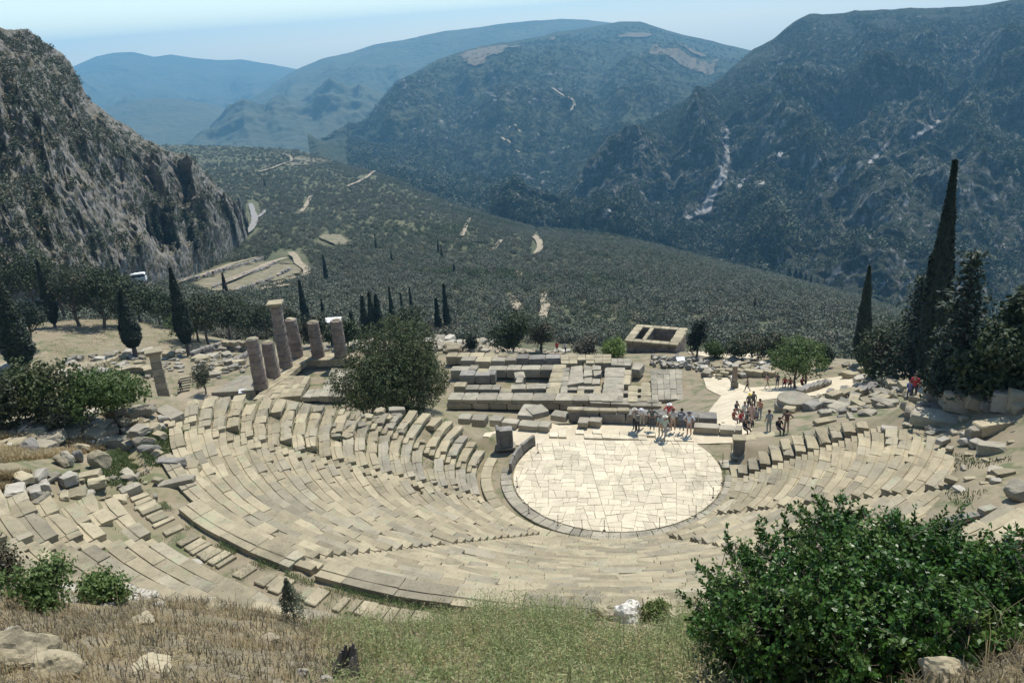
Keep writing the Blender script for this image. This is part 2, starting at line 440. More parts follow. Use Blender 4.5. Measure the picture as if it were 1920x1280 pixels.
L1.mesh('valley_slope', M['slope'], 520, 260)
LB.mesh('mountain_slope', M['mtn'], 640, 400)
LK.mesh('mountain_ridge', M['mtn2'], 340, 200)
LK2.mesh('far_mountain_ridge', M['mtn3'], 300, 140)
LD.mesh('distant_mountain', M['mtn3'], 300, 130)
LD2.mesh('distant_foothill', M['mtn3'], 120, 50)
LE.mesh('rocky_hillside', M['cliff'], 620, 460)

# a sheet under everything so the land goes on past the frame
tag(mobj('ground', [(-11900, -600, -640), (11900, -600, -640), (11900, 13300, -640), (-11900, 13300, -640)], [(0, 1, 2, 3)], M['mtn3']), kind='structure')

# the air of the valley
hz = MB().box((0, 6350, -150), (24000, 14000, 990))
hm = bpy.data.materials.new('valley_air'); hm.use_nodes = True
hnt = hm.node_tree; hnt.nodes.remove(hnt.nodes['Principled BSDF'])
pv = hnt.nodes.new('ShaderNodeVolumePrincipled')
pv.inputs['Color'].default_value = (.29, .68, 1.0, 1); pv.inputs['Density'].default_value = 1.12e-4; pv.inputs['Anisotropy'].default_value = .15
hnt.links.new(pv.outputs[0], hnt.nodes['Material Output'].inputs['Volume'])
haze = hz.build('haze', hm); tag(haze, kind='stuff')

# ---------------------------------------------------------------- ground of the sanctuary
TX, TY = -.78, .38                       # centre of the seating
R1, RT, ZK = 8.65, .68, .385             # first row, tread, rise
def bowl(r):
    """height of the seating slope at radius r"""
    z = np.where(r < R1, -.02, (r-R1)*ZK/RT+.1)
    z = np.where(r > 27.0, 10.53, z)
    z = np.where(r > 28.8, 10.52+(r-28.8)*.40/.76, z)
    return np.where(r > 35.2, 13.5+(r-35.2)*.8, z)
A_L = np.array([(8.0, -192), (11, -202), (13.5, -194), (15, -185), (17.3, -178), (21.6, -171), (24.6, -162), (25.6, -145), (26.2, -131), (27, -130)])
A_R = np.array([(8.0, 0), (9.6, 2), (10.7, 4), (13, 1), (15.4, -5), (17, -13), (18.9, -21), (20.5, -34), (22, -53), (23.2, -60), (24.4, -60), (25, -50), (27, -45)])
aL = lambda r: np.interp(r, A_L[:, 0], A_L[:, 1])
aR = lambda r: np.interp(r, A_R[:, 0], A_R[:, 1])

ctl = [(0, 0, -.15), (-5, 6, -.12), (5, 6, -.12), (0, 7.2, -.15), (-9, 6.5, -.2), (9, 6, -.3), (-3, 9, -.6), (4, 9, -.8),
       (0, 13, -4.5), (-8, 12, -4), (-14, 12, -4.5), (-20, 12, -5), (0, 20, -10), (-12, 20, -9.5), (-30, 12, -5), (-40, 14, -5.5)]
def cp(px, py, z): q = P(px, py, z); ctl.append((q[0], q[1], z))
for q in [(1370, 800, -1.5), (1370, 790, -3), (1375, 770, -6), (1400, 745, -9), (1400, 733, -11), (1490, 728, -11), (1330, 700, -14), (1330, 660, -16.5),
          (1600, 715, -9), (1650, 700, -8.3), (1740, 735, -5), (1900, 730, -1.0), (1620, 690, -9.4), (1850, 800, 3.9), (1900, 850, 7), (1740, 808, 5.6),
          (1660, 760, 0.5), (1560, 770, -2), (1480, 790, -1.2), (1800, 760, 0),
          (100, 840, 9.6), (20, 860, 11), (200, 850, 9.2), (260, 830, 8.6), (150, 800, 6.5), (225, 790, 3.2), (60, 770, 5), (-100, 780, 6),
          (100, 700, -7), (300, 747, -14.6), (341, 735, -14.6), (420, 725, -14.6), (352, 665, -18), (255, 668, -16.5), (40, 690, -13), (90, 610, -16), (200, 600, -21), (430, 640, -22), (-80, 640, -12),
          (640, 640, -18), (850, 640, -18.2), (960, 655, -17), (1060, 660, -17.5), (1178, 676, -23.5), (1270, 676, -23.5), (1225, 664, -22), (1190, 690, -15), (1250, 690, -15), (740, 755, -8.6), (600, 800, 3.6), (520, 755, -14.4),
          (840, 770, -14.6), (1180, 772, -14.4), (1250, 700, -14.4), (900, 700, -14.4), (1000, 680, -14.5), (700, 690, -14.5), (560, 700, -14.5), (480, 735, -14.5)]: cp(*q)
for x, y, z in [(-120, 120, -40), (-60, 110, -37), (0, 105, -37), (30, 100, -36), (60, 80, -30), (90, 50, -25), (100, 10, -8), (60, 20, -8), (45, 45, -13.5), (60, -10, 0), (-130, 60, -14), (-110, 20, -2), (-80, 10, 0), (-60, 18, -9), (-50, 28, -13), (-36, 30, -13), (-27, 31, -10.5), (-120, -20, 14), (-60, -14, 9), (45, -20, 7), (30, -30, 13), (60, -40, 14), (-60, -40, 22), (-120, -50, 28)]: ctl.append((x, y, z))
for a in range(-160, -19, 14):
    for r in (29, 34) if -150 < a < -55 else (29,):
        if a < -150: r = 27.5
        if a > -40: r = 23
        ar = math.radians(a); ctl.append((TX+r*math.cos(ar), TY+r*math.sin(ar), float(bowl(np.array(r)))-.1))
for px_, ye in [(200, 778), (250, 772), (300, 758), (345, 751), (400, 749), (450, 749)]:      # the ground falls away behind the left end of the seats
    d_ = ray(px_, ye); h_ = math.hypot(d_[0], d_[1])
    for s_, m_ in ((54, .5), (61, 2.4), (70, 5), (82, 7.5), (94, 7)): ctl.append((CAM[0]+d_[0]/h_*s_, CAM[1]+d_[1]/h_*s_, max(CAM[2]+s_*d_[2]/h_-m_, -14.6)))
ctl = np.array(ctl)
def _U(r2): return r2*np.log(r2+1e-6)*.5
_n = len(ctl); _d2 = ((ctl[:, None, :2]-ctl[None, :, :2])**2).sum(-1)
_A = np.zeros((_n+3, _n+3)); _A[:_n, :_n] = _U(_d2)+np.eye(_n)*6.0
_A[:_n, _n] = 1; _A[:_n, _n+1:] = ctl[:, :2]; _A[_n, :_n] = 1; _A[_n+1:, :_n] = ctl[:, :2].T
_w = np.linalg.solve(_A, np.concatenate([ctl[:, 2], np.zeros(3)]))
def G(x, y, rough=True):
    x = np.asarray(x, float); y = np.asarray(y, float); sh = x.shape; x = x.ravel(); y = y.ravel()
    d2 = (x[:, None]-ctl[None, :, 0])**2+(y[:, None]-ctl[None, :, 1])**2
    z = _U(d2)@_w[:_n]+_w[_n]+x*_w[_n+1]+y*_w[_n+2]
    if rough: z = z+.10*fbm(np.stack([x*.45, y*.45, 0*x], -1), 4, 5)
    r = np.hypot(x-TX, y-TY); a = np.degrees(np.arctan2(y-TY, x-TX)); a = np.where(a > 90, a-360, a)
    b = bowl(r)-.30
    inside = (a > aL(r)-180/np.pi*.6/np.maximum(r, 1)) & (a < aR(r)+180/np.pi*.4/np.maximum(r, 1)) & (r < 27.2)
    up = (r >= 27.2) & (r < 36) & (a > -137) & (a < -48)
    core = (r < R1) & (y < 7)
    out = np.where(inside | up, b, z)
    edge = (~inside) & (~up) & (r < 36) & (a > -157) & (a < -4) & (y < 3)      # rubble margins join the seating
    out = np.where(edge & (r < 27), np.clip(out, b+.02, b+.55), out)
    out = np.where(core, -.10, out)
    out = np.where((y >= -8) & (y < 7.6) & (np.abs(x) < 8.6), np.clip(out, -.14, -.06), out)
    return out.reshape(sh)
gx = np.linspace(-140, 105, 380); gy = np.concatenate([np.linspace(-37, 50, 210), np.linspace(50.6, 118, 90)])
GX, GY = np.meshgrid(gx, gy); GZ = G(GX, GY)
idx = np.arange(GX.size).reshape(GX.shape)
gf = np.stack([idx[:-1, :-1], idx[:-1, 1:], idx[1:, 1:], idx[1:, :-1]], -1).reshape(-1, 4)
tag(mobj('terrace_ground', np.stack([GX, GY, GZ], -1).reshape(-1, 3), gf, M['ground'], smooth=True), kind='structure')
def g1(x, y): return float(G(np.array([x]), np.array([y]), False)[0])
def PG(px, py, lift=0):
    """pixel to the place where its ray meets the sanctuary ground"""
    d = ray(px, py); t = np.arange(25, 190, .4)
    q = CAM+d*t[:, None]; z = G(q[:, 0], q[:, 1], False)
    below = np.nonzero(q[:, 2] < z)[0]
    i = below[0] if len(below) else len(t)-1
    p = q[i].copy(); p[2] = z[i]+lift
    return p

# ---------------------------------------------------------------- stone pieces
def jit(n, a): return (rng.random((n, 3))*2-1)*a

def block_mesh(name, l, w, h, mat, seed, rough=.05, bev=.07, cut=.5):
    """a hewn block with worn, chipped edges"""
    bm = bmesh.new(); bmesh.ops.create_cube(bm, size=1)
    bmesh.ops.scale(bm, vec=(l, w, h), verts=bm.verts)
    bmesh.ops.bevel(bm, geom=bm.edges[:], offset=bev*min(l, w, h), segments=1, affect='EDGES', profile=.5)
    r = np.random.default_rng(seed)
    if cut > 0:
        for k in range(1+int(r.random()*2.5)):
            c = np.array([r.choice([-1, 1])*l/2, r.choice([-1, 1])*w/2, r.choice([-1, 1, 1])*h/2])*(1-cut*.25*r.random())
            n = np.sign(c)*np.array([1, 1, 1])*(r.random(3)*.9+.2)
            g = bm.verts[:]+bm.edges[:]+bm.faces[:]
            q = bmesh.ops.bisect_plane(bm, geom=g, plane_co=Vector(c), plane_no=Vector(n), clear_outer=True)
            e = [x for x in q['geom_cut'] if isinstance(x, bmesh.types.BMEdge)]
            if e: bmesh.ops.contextual_create(bm, geom=e)
    for v in bm.verts:
        v.co += Vector((r.random(3)-.5)*rough*2*min(l, w, h, .8))
    bmesh.ops.recalc_face_normals(bm, faces=bm.faces[:])
    me = bpy.data.meshes.new(name); bm.to_mesh(me); bm.free(); me.materials.append(mat)
    return me

def worn_mesh(name, l, w, h, mat, seed, amp=.10, cuts=3):
    """a weathered block: rounded arrises, lumpy broken faces"""
    bm = bmesh.new(); bmesh.ops.create_cube(bm, size=1); bmesh.ops.subdivide_edges(bm, edges=bm.edges[:], cuts=cuts, use_grid_fill=True)
    co = np.array([v.co[:] for v in bm.verts]); r = np.random.default_rng(seed)
    for k in range(3):
        c = np.sign(r.random(3)-.5)*.5; n = unit_(c*(.3+r.random(3))); d = c@n-.05-.28*r.random()*amp*5; t = co@n; co = co-np.outer(np.maximum(t-d, 0), n)
    q = np.abs(co)**14; k = q.sum(1, keepdims=True)**(1/14.); co = co/np.maximum(1, k/.507)
    co = co*(1+amp*fbm(co*2.1+seed*1.7, 3, seed % 60)[:, None])+amp*.35*fbm(co*6+seed, 2, seed % 50)[:, None]*co
    for v, c in zip(bm.verts, co*np.array([l, w, h])): v.co = c
    bmesh.ops.recalc_face_normals(bm, faces=bm.faces[:])
    me = bpy.data.meshes.new(name); bm.to_mesh(me); bm.free(); me.materials.append(mat); return me
def unit_(v): return v/np.linalg.norm(v)

def rock_mesh(name, sx, sy, sz, mat, seed, sub=2, amp=.28, freq=1.3, planes=5):
    """a natural boulder: lump with flat broken faces"""
    bm = bmesh.new(); bmesh.ops.create_icosphere(bm, subdivisions=sub, radius=1)
    co = np.array([v.co[:] for v in bm.verts])
    r = np.random.default_rng(seed)
    for k in range(planes):
        n = r.normal(size=3); n /= np.linalg.norm(n); d = .55+.3*r.random()
        t = co@n; co = co-np.outer(np.maximum(t-d, 0), n)
    co = co*(1+amp*fbm(co*freq+seed*3.1, 4, seed % 90)[:, None])+.06*fbm(co*freq*5+seed, 3, seed % 70)[:, None]*co
    co = co*np.array([sx, sy, sz])
    for v, c in zip(bm.verts, co): v.co = c
    bmesh.ops.recalc_face_normals(bm, faces=bm.faces[:])
    me = bpy.data.meshes.new(name); bm.to_mesh(me); bm.free(); me.materials.append(mat)
    return me

# ---------------------------------------------------------------- the seating
def seat_block(a0, a1, r0, z, tread, rise, dis, mat, parent, ploc, name='seat_block', prof=None, kdip=.035):
    """one curved seat stone between two angles (degrees)"""
    am = math.radians((a0+a1)/2); L = math.radians(a1-a0)*r0
    ns = 2 if L > 1.5 else 1
    pr = np.array([(.045, -rise*1.02), (.04, -.13), (0, -.10), (0, -.012), (.018, 0), (tread*.60, .0), (tread*.62, -kdip), (tread-.012, -kdip*.8), (tread-.012, -rise*1.02)])
    c = np.array([TX+(r0+tread/2)*math.cos(am), TY+(r0+tread/2)*math.sin(am), z])
    V = []
    for i in range(ns+1):
        a = math.radians(a0+(a1-a0)*i/ns)
        e = np.array([math.cos(a), math.sin(a), 0])
        q = np.array([TX, TY, z])+np.outer(r0+pr[:, 0], e)+np.outer(pr[:, 1], (0, 0, 1))-c
        V.append(q+jit(len(pr), .008+.022*dis)*np.array([1, 1, .7]))
    if rng.random() < .22+.4*dis:                # a chipped corner
        q = V[0 if rng.random() < .5 else -1]; e_ = np.array([math.cos(am), math.sin(am), 0]); q[2:5] += e_*(.04+.14*rng.random())-np.array([0, 0, .03+.06*rng.random()])
    V = np.concatenate(V); n = len(pr); F = []
    for i in range(ns):
        for k in range(n):
            k2 = (k+1) % n
            F.append((i*n+k, i*n+k2, (i+1)*n+k2, (i+1)*n+k))
    F.append(list(range(n))[::-1]); F.append([ns*n+k for k in range(n)])
    F = [list(reversed(q)) for q in F]
    d = .25+dis
    rot = ((rng.random()-.5)*.035*d*2, (rng.random()-.5)*.035*d*2, (rng.random()-.5)*.03*d*2)
    off = np.array([(rng.random()-.5)*.04*d, (rng.random()-.5)*.04*d, (rng.random()-.6)*.035*d])
    return mobj(name, V, F, mat, parent, c-ploc+off, rot)

def disorder(a, r):
    w = 0.26+.9*sstep(-150, -166, a)*sstep(11, 15, r)+.35*sstep(-4, 3, a)
    w += .55*sstep(2.2, .3, (aR(r)-a)*math.pi/180*r)+.35*sstep(-140, -152, a)
    return float(min(w, 1.25))

STAIRS = [-177, -153, -113, -70, -44, -12]
LW = [(-210, -177), (-177, -153), (-153, -113), (-113, -70), (-70, -44), (-44, -12), (-12, 12)]
wl_lab = ['tumbled grey seat rows at the far left end beside the temple terrace',
          'uneven grass-grown seat rows left of the orchestra between two broken stairways',
          'large left wedge of curved stone seats with a raised kerb along its top',
          'central wedge of worn beige stone seats directly in front of the orchestra',
          'narrow wedge of stone seats right of centre behind the green bush',
          'right wedge of smooth stone seats facing the orchestra from the right',
          'short steep seat rows at the far right end beside the visitors']
holes = []
def lay_row(a_lo, a_hi, r, z, tread, rise, parent, ploc, mid, extra=0, lmin=.75, lmax=2.0, miss=1.0):
    a = a_lo+rng.random()*.4/r*57
    while a < a_hi-.2/r*57.3:
        L = lmin+(lmax-lmin)*rng.random()**1.2
        a1 = min(a+L/r*57.3, a_hi)
        if (a_hi-a1)/57.3*r < .35: a1 = a_hi
        am = (a+a1)/2; dis = min(disorder(am, r)+extra, 1.4)
        if rng.random() < (.008+.07*max(dis-.3, 0))*miss:
            holes.append((am, r+tread*.5, z-rise))
        else:
            gap = (.012+.035*dis*rng.random())/r*57.3
            seat_block(a+gap/2, a1-gap/2, r, z+(rng.random()-.5)*.03, tread, rise, dis, mid if rng.random() < .72 else M['seat2'], parent, ploc)
        a = a1
for wi, (w0, w1) in enumerate(LW):
    am = math.radians((w0+w1)/2)
    loc = np.array([TX+18*math.cos(am), TY+18*math.sin(am), 5.])
    wedge = empty('seating_wedge', loc, 0, wl_lab[wi], 'seating', 'lower wedges of the theatre seating')
    for i in range(27):
        r = R1+RT*i; z = .42+ZK*i
        half = .42/r*57.3
        lo = max(w0+(half if w0 in STAIRS else 0), float(aL(r))+rng.random()*2.2)
        hi = min(w1-(half if w1 in STAIRS else 0), float(aR(r))-rng.random()*2.0)
        if hi-lo < .6/r*57.3: continue
        last = i == 26
        mt = M['grey'] if wi <= 1 and rng.random() < .3 else M['seat']
        lay_row(lo, hi, r, z+(.06 if last else 0), RT+(.25 if last else 0), ZK, wedge, loc, mt, lmax=2.6 if last else 2.0)

st_lab = ['broken stairway between the tumbled rows at the left end', 'worn stairway climbing left from the orchestra through grass-grown seats',
          'long stairway of dark notched steps climbing left from the bottom of the orchestra', 'stairway climbing towards the green bush right of the orchestra',
          'straight stairway of notched steps climbing right from the orchestra', 'short stairway beside the steep seat ends on the right']
step_mesh = [block_mesh('step', 1, 1, 1, M['seat'], 300+k, .02, .05, 0) for k in range(4)]
for si, a in enumerate(STAIRS):
    ar = math.radians(a); e = np.array([math.cos(ar), math.sin(ar), 0])
    loc = np.array([TX, TY, 0])+e*(R1-.3)
    stw = empty('stairway', loc, 0, st_lab[si], 'stairs', 'stairways of the lower seating')
    for i in range(27):
        r = R1+RT*i; z = .42+ZK*i
        if not (aL(r)+1 < a < aR(r)-1): continue
        for h, (dr, dz) in enumerate(((0.17, -.20), (.51, -.012))):
            p = np.array([TX, TY, 0])+e*(r+dr); p[2] = z+dz-.19+(rng.random()-.5)*.015
            link('step', step_mesh[(i+h) % 4], stw, p-loc, ((rng.random()-.5)*.02, (rng.random()-.5)*.02, ar), (.335, .80, .38))

# walkway between the two tiers
dz_loc = np.array([TX, TY-27.9, 10.])
walk = empty('walkway', dz_loc, 0, 'curved slab-paved walkway with grassy edge between lower and upper seats', 'walkway')
slab_mesh = [block_mesh('paving_slab', 1, 1, .3, M['seat'], 320+k, .05, .12, .5) for k in range(8)]
a = -135.
while a < -46:
    L = .26+.34*rng.random()
    for rr, w in ((28.0, .85),):
        if rng.random() < .14: continue
        am = math.radians(a+L/2/28*57.3+rng.random()*.4); r = rr+(rng.random()-.5)*.06
        p = np.array([TX+r*math.cos(am), TY+r*math.sin(am), 10.245+(rng.random()-.5)*.03])
        link('paving_slab', slab_mesh[rng.integers(8)], walk, p-dz_loc, ((rng.random()-.5)*.05, (rng.random()-.5)*.05, am+(rng.random()-.5)*.1), (w*(.75+.3*rng.random()), L*.92, .6))
    a += L/28*57.3

UW = [(-135, -126), (-126, -103), (-103, -79), (-79, -57), (-57, -44)]
ul = ['broken upper seat rows at the far left edge among grass and boulders', 'upper seat rows left of the small conifer, with a pale broken rock on them',
      'upper seat rows just below the dry grassy bank in the foreground', 'upper seat rows hidden mostly behind the green bush', 'upper seat rows at the right edge with a dark overturned block']
for wi, (w0, w1) in enumerate(UW):
    am = math.radians((w0+w1)/2); loc = np.array([TX+31*math.cos(am), TY+31*math.sin(am), 11.5])
    wedge = empty('seating_wedge', loc, 0, ul[wi], 'seating', 'upper wedges of the theatre seating')
    for j in range(8):
        r = 28.85+.76*j; z = 10.62+.40*j; half = .4/r*57.3
        ex = .45 if wi == 0 else (.3 if wi == 4 else .05)
        lo = w0+half+(rng.random()*2.5-1.5 if wi == 0 else 0); hi = w1-half
        lay_row(lo, hi, r, z, .76, .40, wedge, loc, M['seat'], float(ex), 1.0, 2.4, .6)
    if wi:
        ar = math.radians(w0); e = np.array([math.cos(ar), math.sin(ar), 0]); sl = np.array([TX, TY, 0])+e*28.6+np.array([0, 0, 10.])
        stw = empty('stairway', sl, 0, ['', 'upper-tier stairway at the left among grassy rows', 'upper-tier stairway below the small conifer', 'upper-tier stairway behind the white rock', 'upper-tier stairway behind the right end of the bush'][wi], 'stairs', 'stairways of the upper seating')
        for j in range(8):
            for h, (dr, dz) in enumerate(((0.19, -.21), (.57, -.012))):
                p = np.array([TX, TY, 0])+e*(28.85+.76*j+dr); p[2] = 10.62+.40*j+dz-.2
                link('step', step_mesh[(j+h) % 4], stw, p-sl, (0, 0, ar), (.375, .76, .4))

# ---------------------------------------------------------------- the orchestra
def clip(poly, n, d):
    """keep the part of a polygon with n.x <= d"""
    out = []
    for i in range(len(poly)):
        p, q = poly[i], poly[(i+1) % len(poly)]; sp, sq = p@n-d, q@n-d
        if sp <= 0: out.append(p)
        if sp*sq < 0: out.append(p+(q-p)*sp/(sp-sq))
    return out
orch = tag(mobj('orchestra_floor', [(math.cos(t)*6.9, math.sin(t)*6.9, -.055) for t in np.linspace(0, 2*math.pi, 72, False)], [list(range(72))], M['path']), kind='structure')
def split_poly(poly, out, target):
    """irregular paving: a polygon is cut again and again across its longer side"""
    q = np.array(poly); e = q-q.mean(0); ar = .5*abs(np.sum(q[:, 0]*np.roll(q[:, 1], -1)-np.roll(q[:, 0], -1)*q[:, 1]))
    w, h = np.ptp(q, axis=0)
    if ar < target*(.55+.9*rng.random()): out.append(q); return
    ang = (0 if w*.95 > h else math.pi/2)+(rng.random()-.5)*.55; n = np.array([math.cos(ang), math.sin(ang)])
    t = (q@n).min()+(q@n).ptp()*(.36+.28*rng.random()) if hasattr(q, 'ptp') else (q@n).min()+np.ptp(q@n)*(.36+.28*rng.random())
    for sgn in (1, -1):
        p_ = clip([x for x in q], n*sgn, t*sgn)
        if len(p_) >= 3: split_poly(p_, out, target)
cells = []
split_poly([np.array(q, float) for q in ((-7, -7), (7, -7), (7, 4.5), (-7, 4.5))], cells, .62)
nsl = 0
for poly in cells:
    poly = [x for x in poly]
    for k in range(40):
        t = 2*math.pi*k/40; n = np.array([math.cos(t), math.sin(t)]); poly = clip(poly, n, 6.86)
        if len(poly) < 3: break
    if len(poly) < 3: continue
    poly = np.array(poly); poly = poly[np.linalg.norm(poly-np.roll(poly, 1, 0), axis=1) > .03]
    if len(poly) < 3: continue
    c = poly.mean(0); d = poly-c; ln = np.linalg.norm(d, axis=1, keepdims=True)
    if ln.max() < .16: continue
    inn = c+d*(1-np.minimum(.012/np.maximum(ln, .05), .3)); top = c+d*(1-np.minimum(.030/np.maximum(ln, .05), .4))
    inn += (rng.random(inn.shape)-.5)*.03; top += (rng.random(inn.shape)-.5)*.025
    zt = .004+rng.random()*.02; nn = len(poly); tl = (rng.random(2)-.5)*.025
    V = [(*(q-c), -.09) for q in inn]+[(*(q-c), zt-.02+(q-c)@tl) for q in inn]+[(*(q-c), zt+(q-c)@tl) for q in top]
    F = [[k, (k+1) % nn, nn+(k+1) % nn, nn+k] for k in range(nn)]+[[nn+k, nn+(k+1) % nn, 2*nn+(k+1) % nn, 2*nn+k] for k in range(nn)]+[[2*nn+k for k in range(nn)]]
    mobj('paving_slab', V, F, M['pave'], orch, (c[0], c[1], 0)); nsl += 1

# drain round the orchestra: ring of cover slabs, open gutter, outer kerb
dr_loc = np.array([0, -7.3, 0.])
drain = empty('orchestra_drain', dr_loc, 0, 'curved ring of kerb slabs with a grassy gutter around the orchestra', 'drain')
def ring_slabs(r0, r1, a0, a1, z, name, parent, ploc, mat, lmin, lmax, h=.2, cx=0., cyy=0., dis=.5, miss=.03):
    a = a0
    while a < a1-.5:
        L = lmin+(lmax-lmin)*rng.random(); b = min(a+L/r0*57.3, a1)
        if rng.random() > miss:
            am = math.radians((a+b)/2); c = np.array([cx+(r0+r1)/2*math.cos(am), cyy+(r0+r1)/2*math.sin(am), z]); V = []
            g = .02/r0*57.3
            for aa in (a+g, (a+b)/2, b-g):
                t = math.radians(aa)
                for rr, zz in ((r0, -h), (r0, -.015), (r0+.02, 0), (r1-.02, 0), (r1, -.015), (r1, -h)):
                    V.append(np.array([cx+rr*math.cos(t), cyy+rr*math.sin(t), z+zz])-c)
            V = np.array(V)+jit(18, .012*dis)
            F = [[i*6+k, i*6+(k+1) % 6, (i+1)*6+(k+1) % 6, (i+1)*6+k][::-1] for i in range(2) for k in range(6)]+[list(range(6)), [12+k for k in range(6)][::-1]]
            mobj(name, V, F, mat, parent, c-ploc+np.array([0, 0, (rng.random()-.5)*.02*dis]), ((rng.random()-.5)*.03*dis, (rng.random()-.5)*.03*dis, 0))
        a = b
ring_slabs(7.0, 7.72, -186, 12, .05, 'cover_slab', drain, dr_loc, M['grey'], .5, 1.0, dis=.9)
ring_slabs(7.92, 8.62, -192, 4, .10, 'kerb_slab', drain, dr_loc, M['seat'], .8, 1.7, cx=TX*.6, cyy=TY*.6, dis=.4)
# upright slabs of the old barrier, left of the orchestra
bl = np.array([-6.5, 2.6, 0]); bar = empty('barrier_wall', bl, 0, 'low upright slab barrier standing at the left edge of the orchestra', 'barrier')
for a0, a1 in ((-215, -202), (-201.5, -189), (-188.5, -180)):
    V = []
    for t in np.radians([a0, (a0+a1)/2, a1]):
        for rr, zz in ((6.98, 0), (7.0, .72), (7.16, .74), (7.18, 0)): V.append(np.array([rr*math.cos(t), rr*math.sin(t), zz])-bl)
    V = np.array(V)+jit(12, .02)
    F = [[i*4+k, i*4+(k+1) % 4, (i+1)*4+(k+1) % 4, (i+1)*4+k] for i in range(2) for k in range(4)]+[[0, 1, 2, 3][::-1], [8, 9, 10, 11]]
    mobj('barrier_slab', V, F, M['dark'], bar)
# iron posts of the visitor rope
post_px = [(1009, 848), (970, 912), (992, 962), (1046, 985), (1092, 993), (1133, 994), (1237, 990), (1305, 968), (1337, 932), (1354, 905), (1355, 868), (1371, 850)]
pm = MB(); pm.tube([(0, 0, 0), (0, 0, .72), (0, 0, .74)], [.022, .018, .008], 6); pm.tube([(0, 0, 0), (0, 0, .03)], [.09, .07], 8)
pm.box((0, 0, .68), (.06, .05, .02))
pmesh = new_mesh('iron_post', np.concatenate(pm.v), pm.f, M['metal'])
for k, (x, y) in enumerate(post_px):
    p = P(x, y, .03); o = link('iron_post', pmesh, None, p, ((rng.random()-.5)*.1, (rng.random()-.5)*.1, 0))
    tag(o, 'thin rusty iron post standing on the rim of the orchestra', 'post', 'iron posts around the orchestra')

# stage strip behind the orchestra
def patch(name, pts, mat, kind='structure', sub=2.0, lift=.05, gfun=None):
    """a sheet laid over the ground inside a polygon of world points"""
    pts = np.array(pts, float)[:, :2]; x0, y0 = pts.min(0); x1, y1 = pts.max(0)
    nx = max(2, int((x1-x0)/sub)+1); ny = max(2, int((y1-y0)/sub)+1)
    poly_cells = []; V = []; key = {}
    def vid(q):
        k = (round(float(q[0]), 3), round(float(q[1]), 3))
        if k not in key: key[k] = len(V); V.append(q)
        return key[k]
    F = []
    # convex pieces only: fan the polygon into triangles, clip every cell against them
    tris = []
    bmx = bmesh.new(); vs = [bmx.verts.new((q[0], q[1], 0)) for q in pts]; fc = bmx.faces.new(vs)
    bmesh.ops.triangulate(bmx, faces=[fc])
    for f3 in bmx.faces: tris.append(np.array([v.co[:2] for v in f3.verts]))
    bmx.free()
    gx_ = np.linspace(x0, x1, nx); gy_ = np.linspace(y0, y1, ny)
    for t in tris:
        if np.cross(t[1]-t[0], t[2]-t[0]) < 0: t = t[::-1]
        tx0, ty0 = t.min(0); tx1, ty1 = t.max(0)
        for i in range(nx-1):
            if gx_[i+1] < tx0 or gx_[i] > tx1: continue
            for j in range(ny-1):
                if gy_[j+1] < ty0 or gy_[j] > ty1: continue
                poly = [np.array(q) for q in ((gx_[i], gy_[j]), (gx_[i+1], gy_[j]), (gx_[i+1], gy_[j+1]), (gx_[i], gy_[j+1]))]
                for k in range(3):
                    e = t[(k+1) % 3]-t[k]; n = np.array([e[1], -e[0]]); poly = clip(poly, n, t[k]@n)
                    if len(poly) < 3: break
                if len(poly) >= 3:
                    ids = [vid(q) for q in poly]; ids = [q for k, q in enumerate(ids) if q != ids[k-1]]
                    if len(ids) >= 3: F.append(ids)
    V = np.array(V); z = G(V[:, 0], V[:, 1])+lift
    o = mobj(name, np.column_stack([V, z]), F, mat, smooth=True)
    return tag(o, kind=kind)
patch('stage_floor', [(-9.5, 4.0), (9.3, 4.0), (10.0, 7.2), (8.8, 9.5), (4, 8.6), (-4, 8.2), (-9.8, 7.5)], M['path'], sub=.7, lift=.06)

# ---------------------------------------------------------------- ruins: shared pieces
UB = {k: [worn_mesh('stone_block', 1, 1, 1, M[k], 400+i*7+len(k), .03 if k != 'brick' else .02, 3 if k != 'brick' else 1) for i in range(7)] for k in ('grey', 'seat', 'dark', 'white', 'brick')}
RB = {k: [worn_mesh('stone_block', 1, .62, .42, M[k], 500+i*5+len(k), .20, 3) for i in range(9)] for k in ('grey', 'dark', 'white', 'seat')}
def ub(k): return UB[k][rng.integers(7)]

def along(parent, ploc, a, b, w, h, mat, name='stone_block', l=1.8, away=True, rough=1., ztop=None, gap=.03, miss=0):
    """a course of blocks; a-b is the upper near edge, the course reaches w metres back and h metres down"""
    a = np.array(a, float); b = np.array(b, float)
    if ztop is not None: a[2] = b[2] = ztop
    d = b-a; L = np.linalg.norm(d[:2]); u = d/L; rz = math.atan2(u[1], u[0])
    n = np.array([-u[1], u[0], 0]); mid = (a+b)/2
    if n@(mid-CAM) < 0: n = -n
    t = 0
    while t < L-.15:
        q = min(l*(.7+.6*rng.random()), L-t)
        if L-t-q < .4: q = L-t
        if rng.random() >= miss:
            hh = h*(1-.12*rough*rng.random()); ww = w*(1-.10*rough*rng.random())
            c = a+u*(t+q/2)+n*(w/2+(rng.random()-.5)*.06*rough); c[2] -= h-hh/2
            link(name, ub(mat), parent, c-ploc, ((rng.random()-.5)*.015*rough, (rng.random()-.5)*.015*rough, rz+(rng.random()-.5)*.02*rough), (q-gap, ww, hh))
        t += q

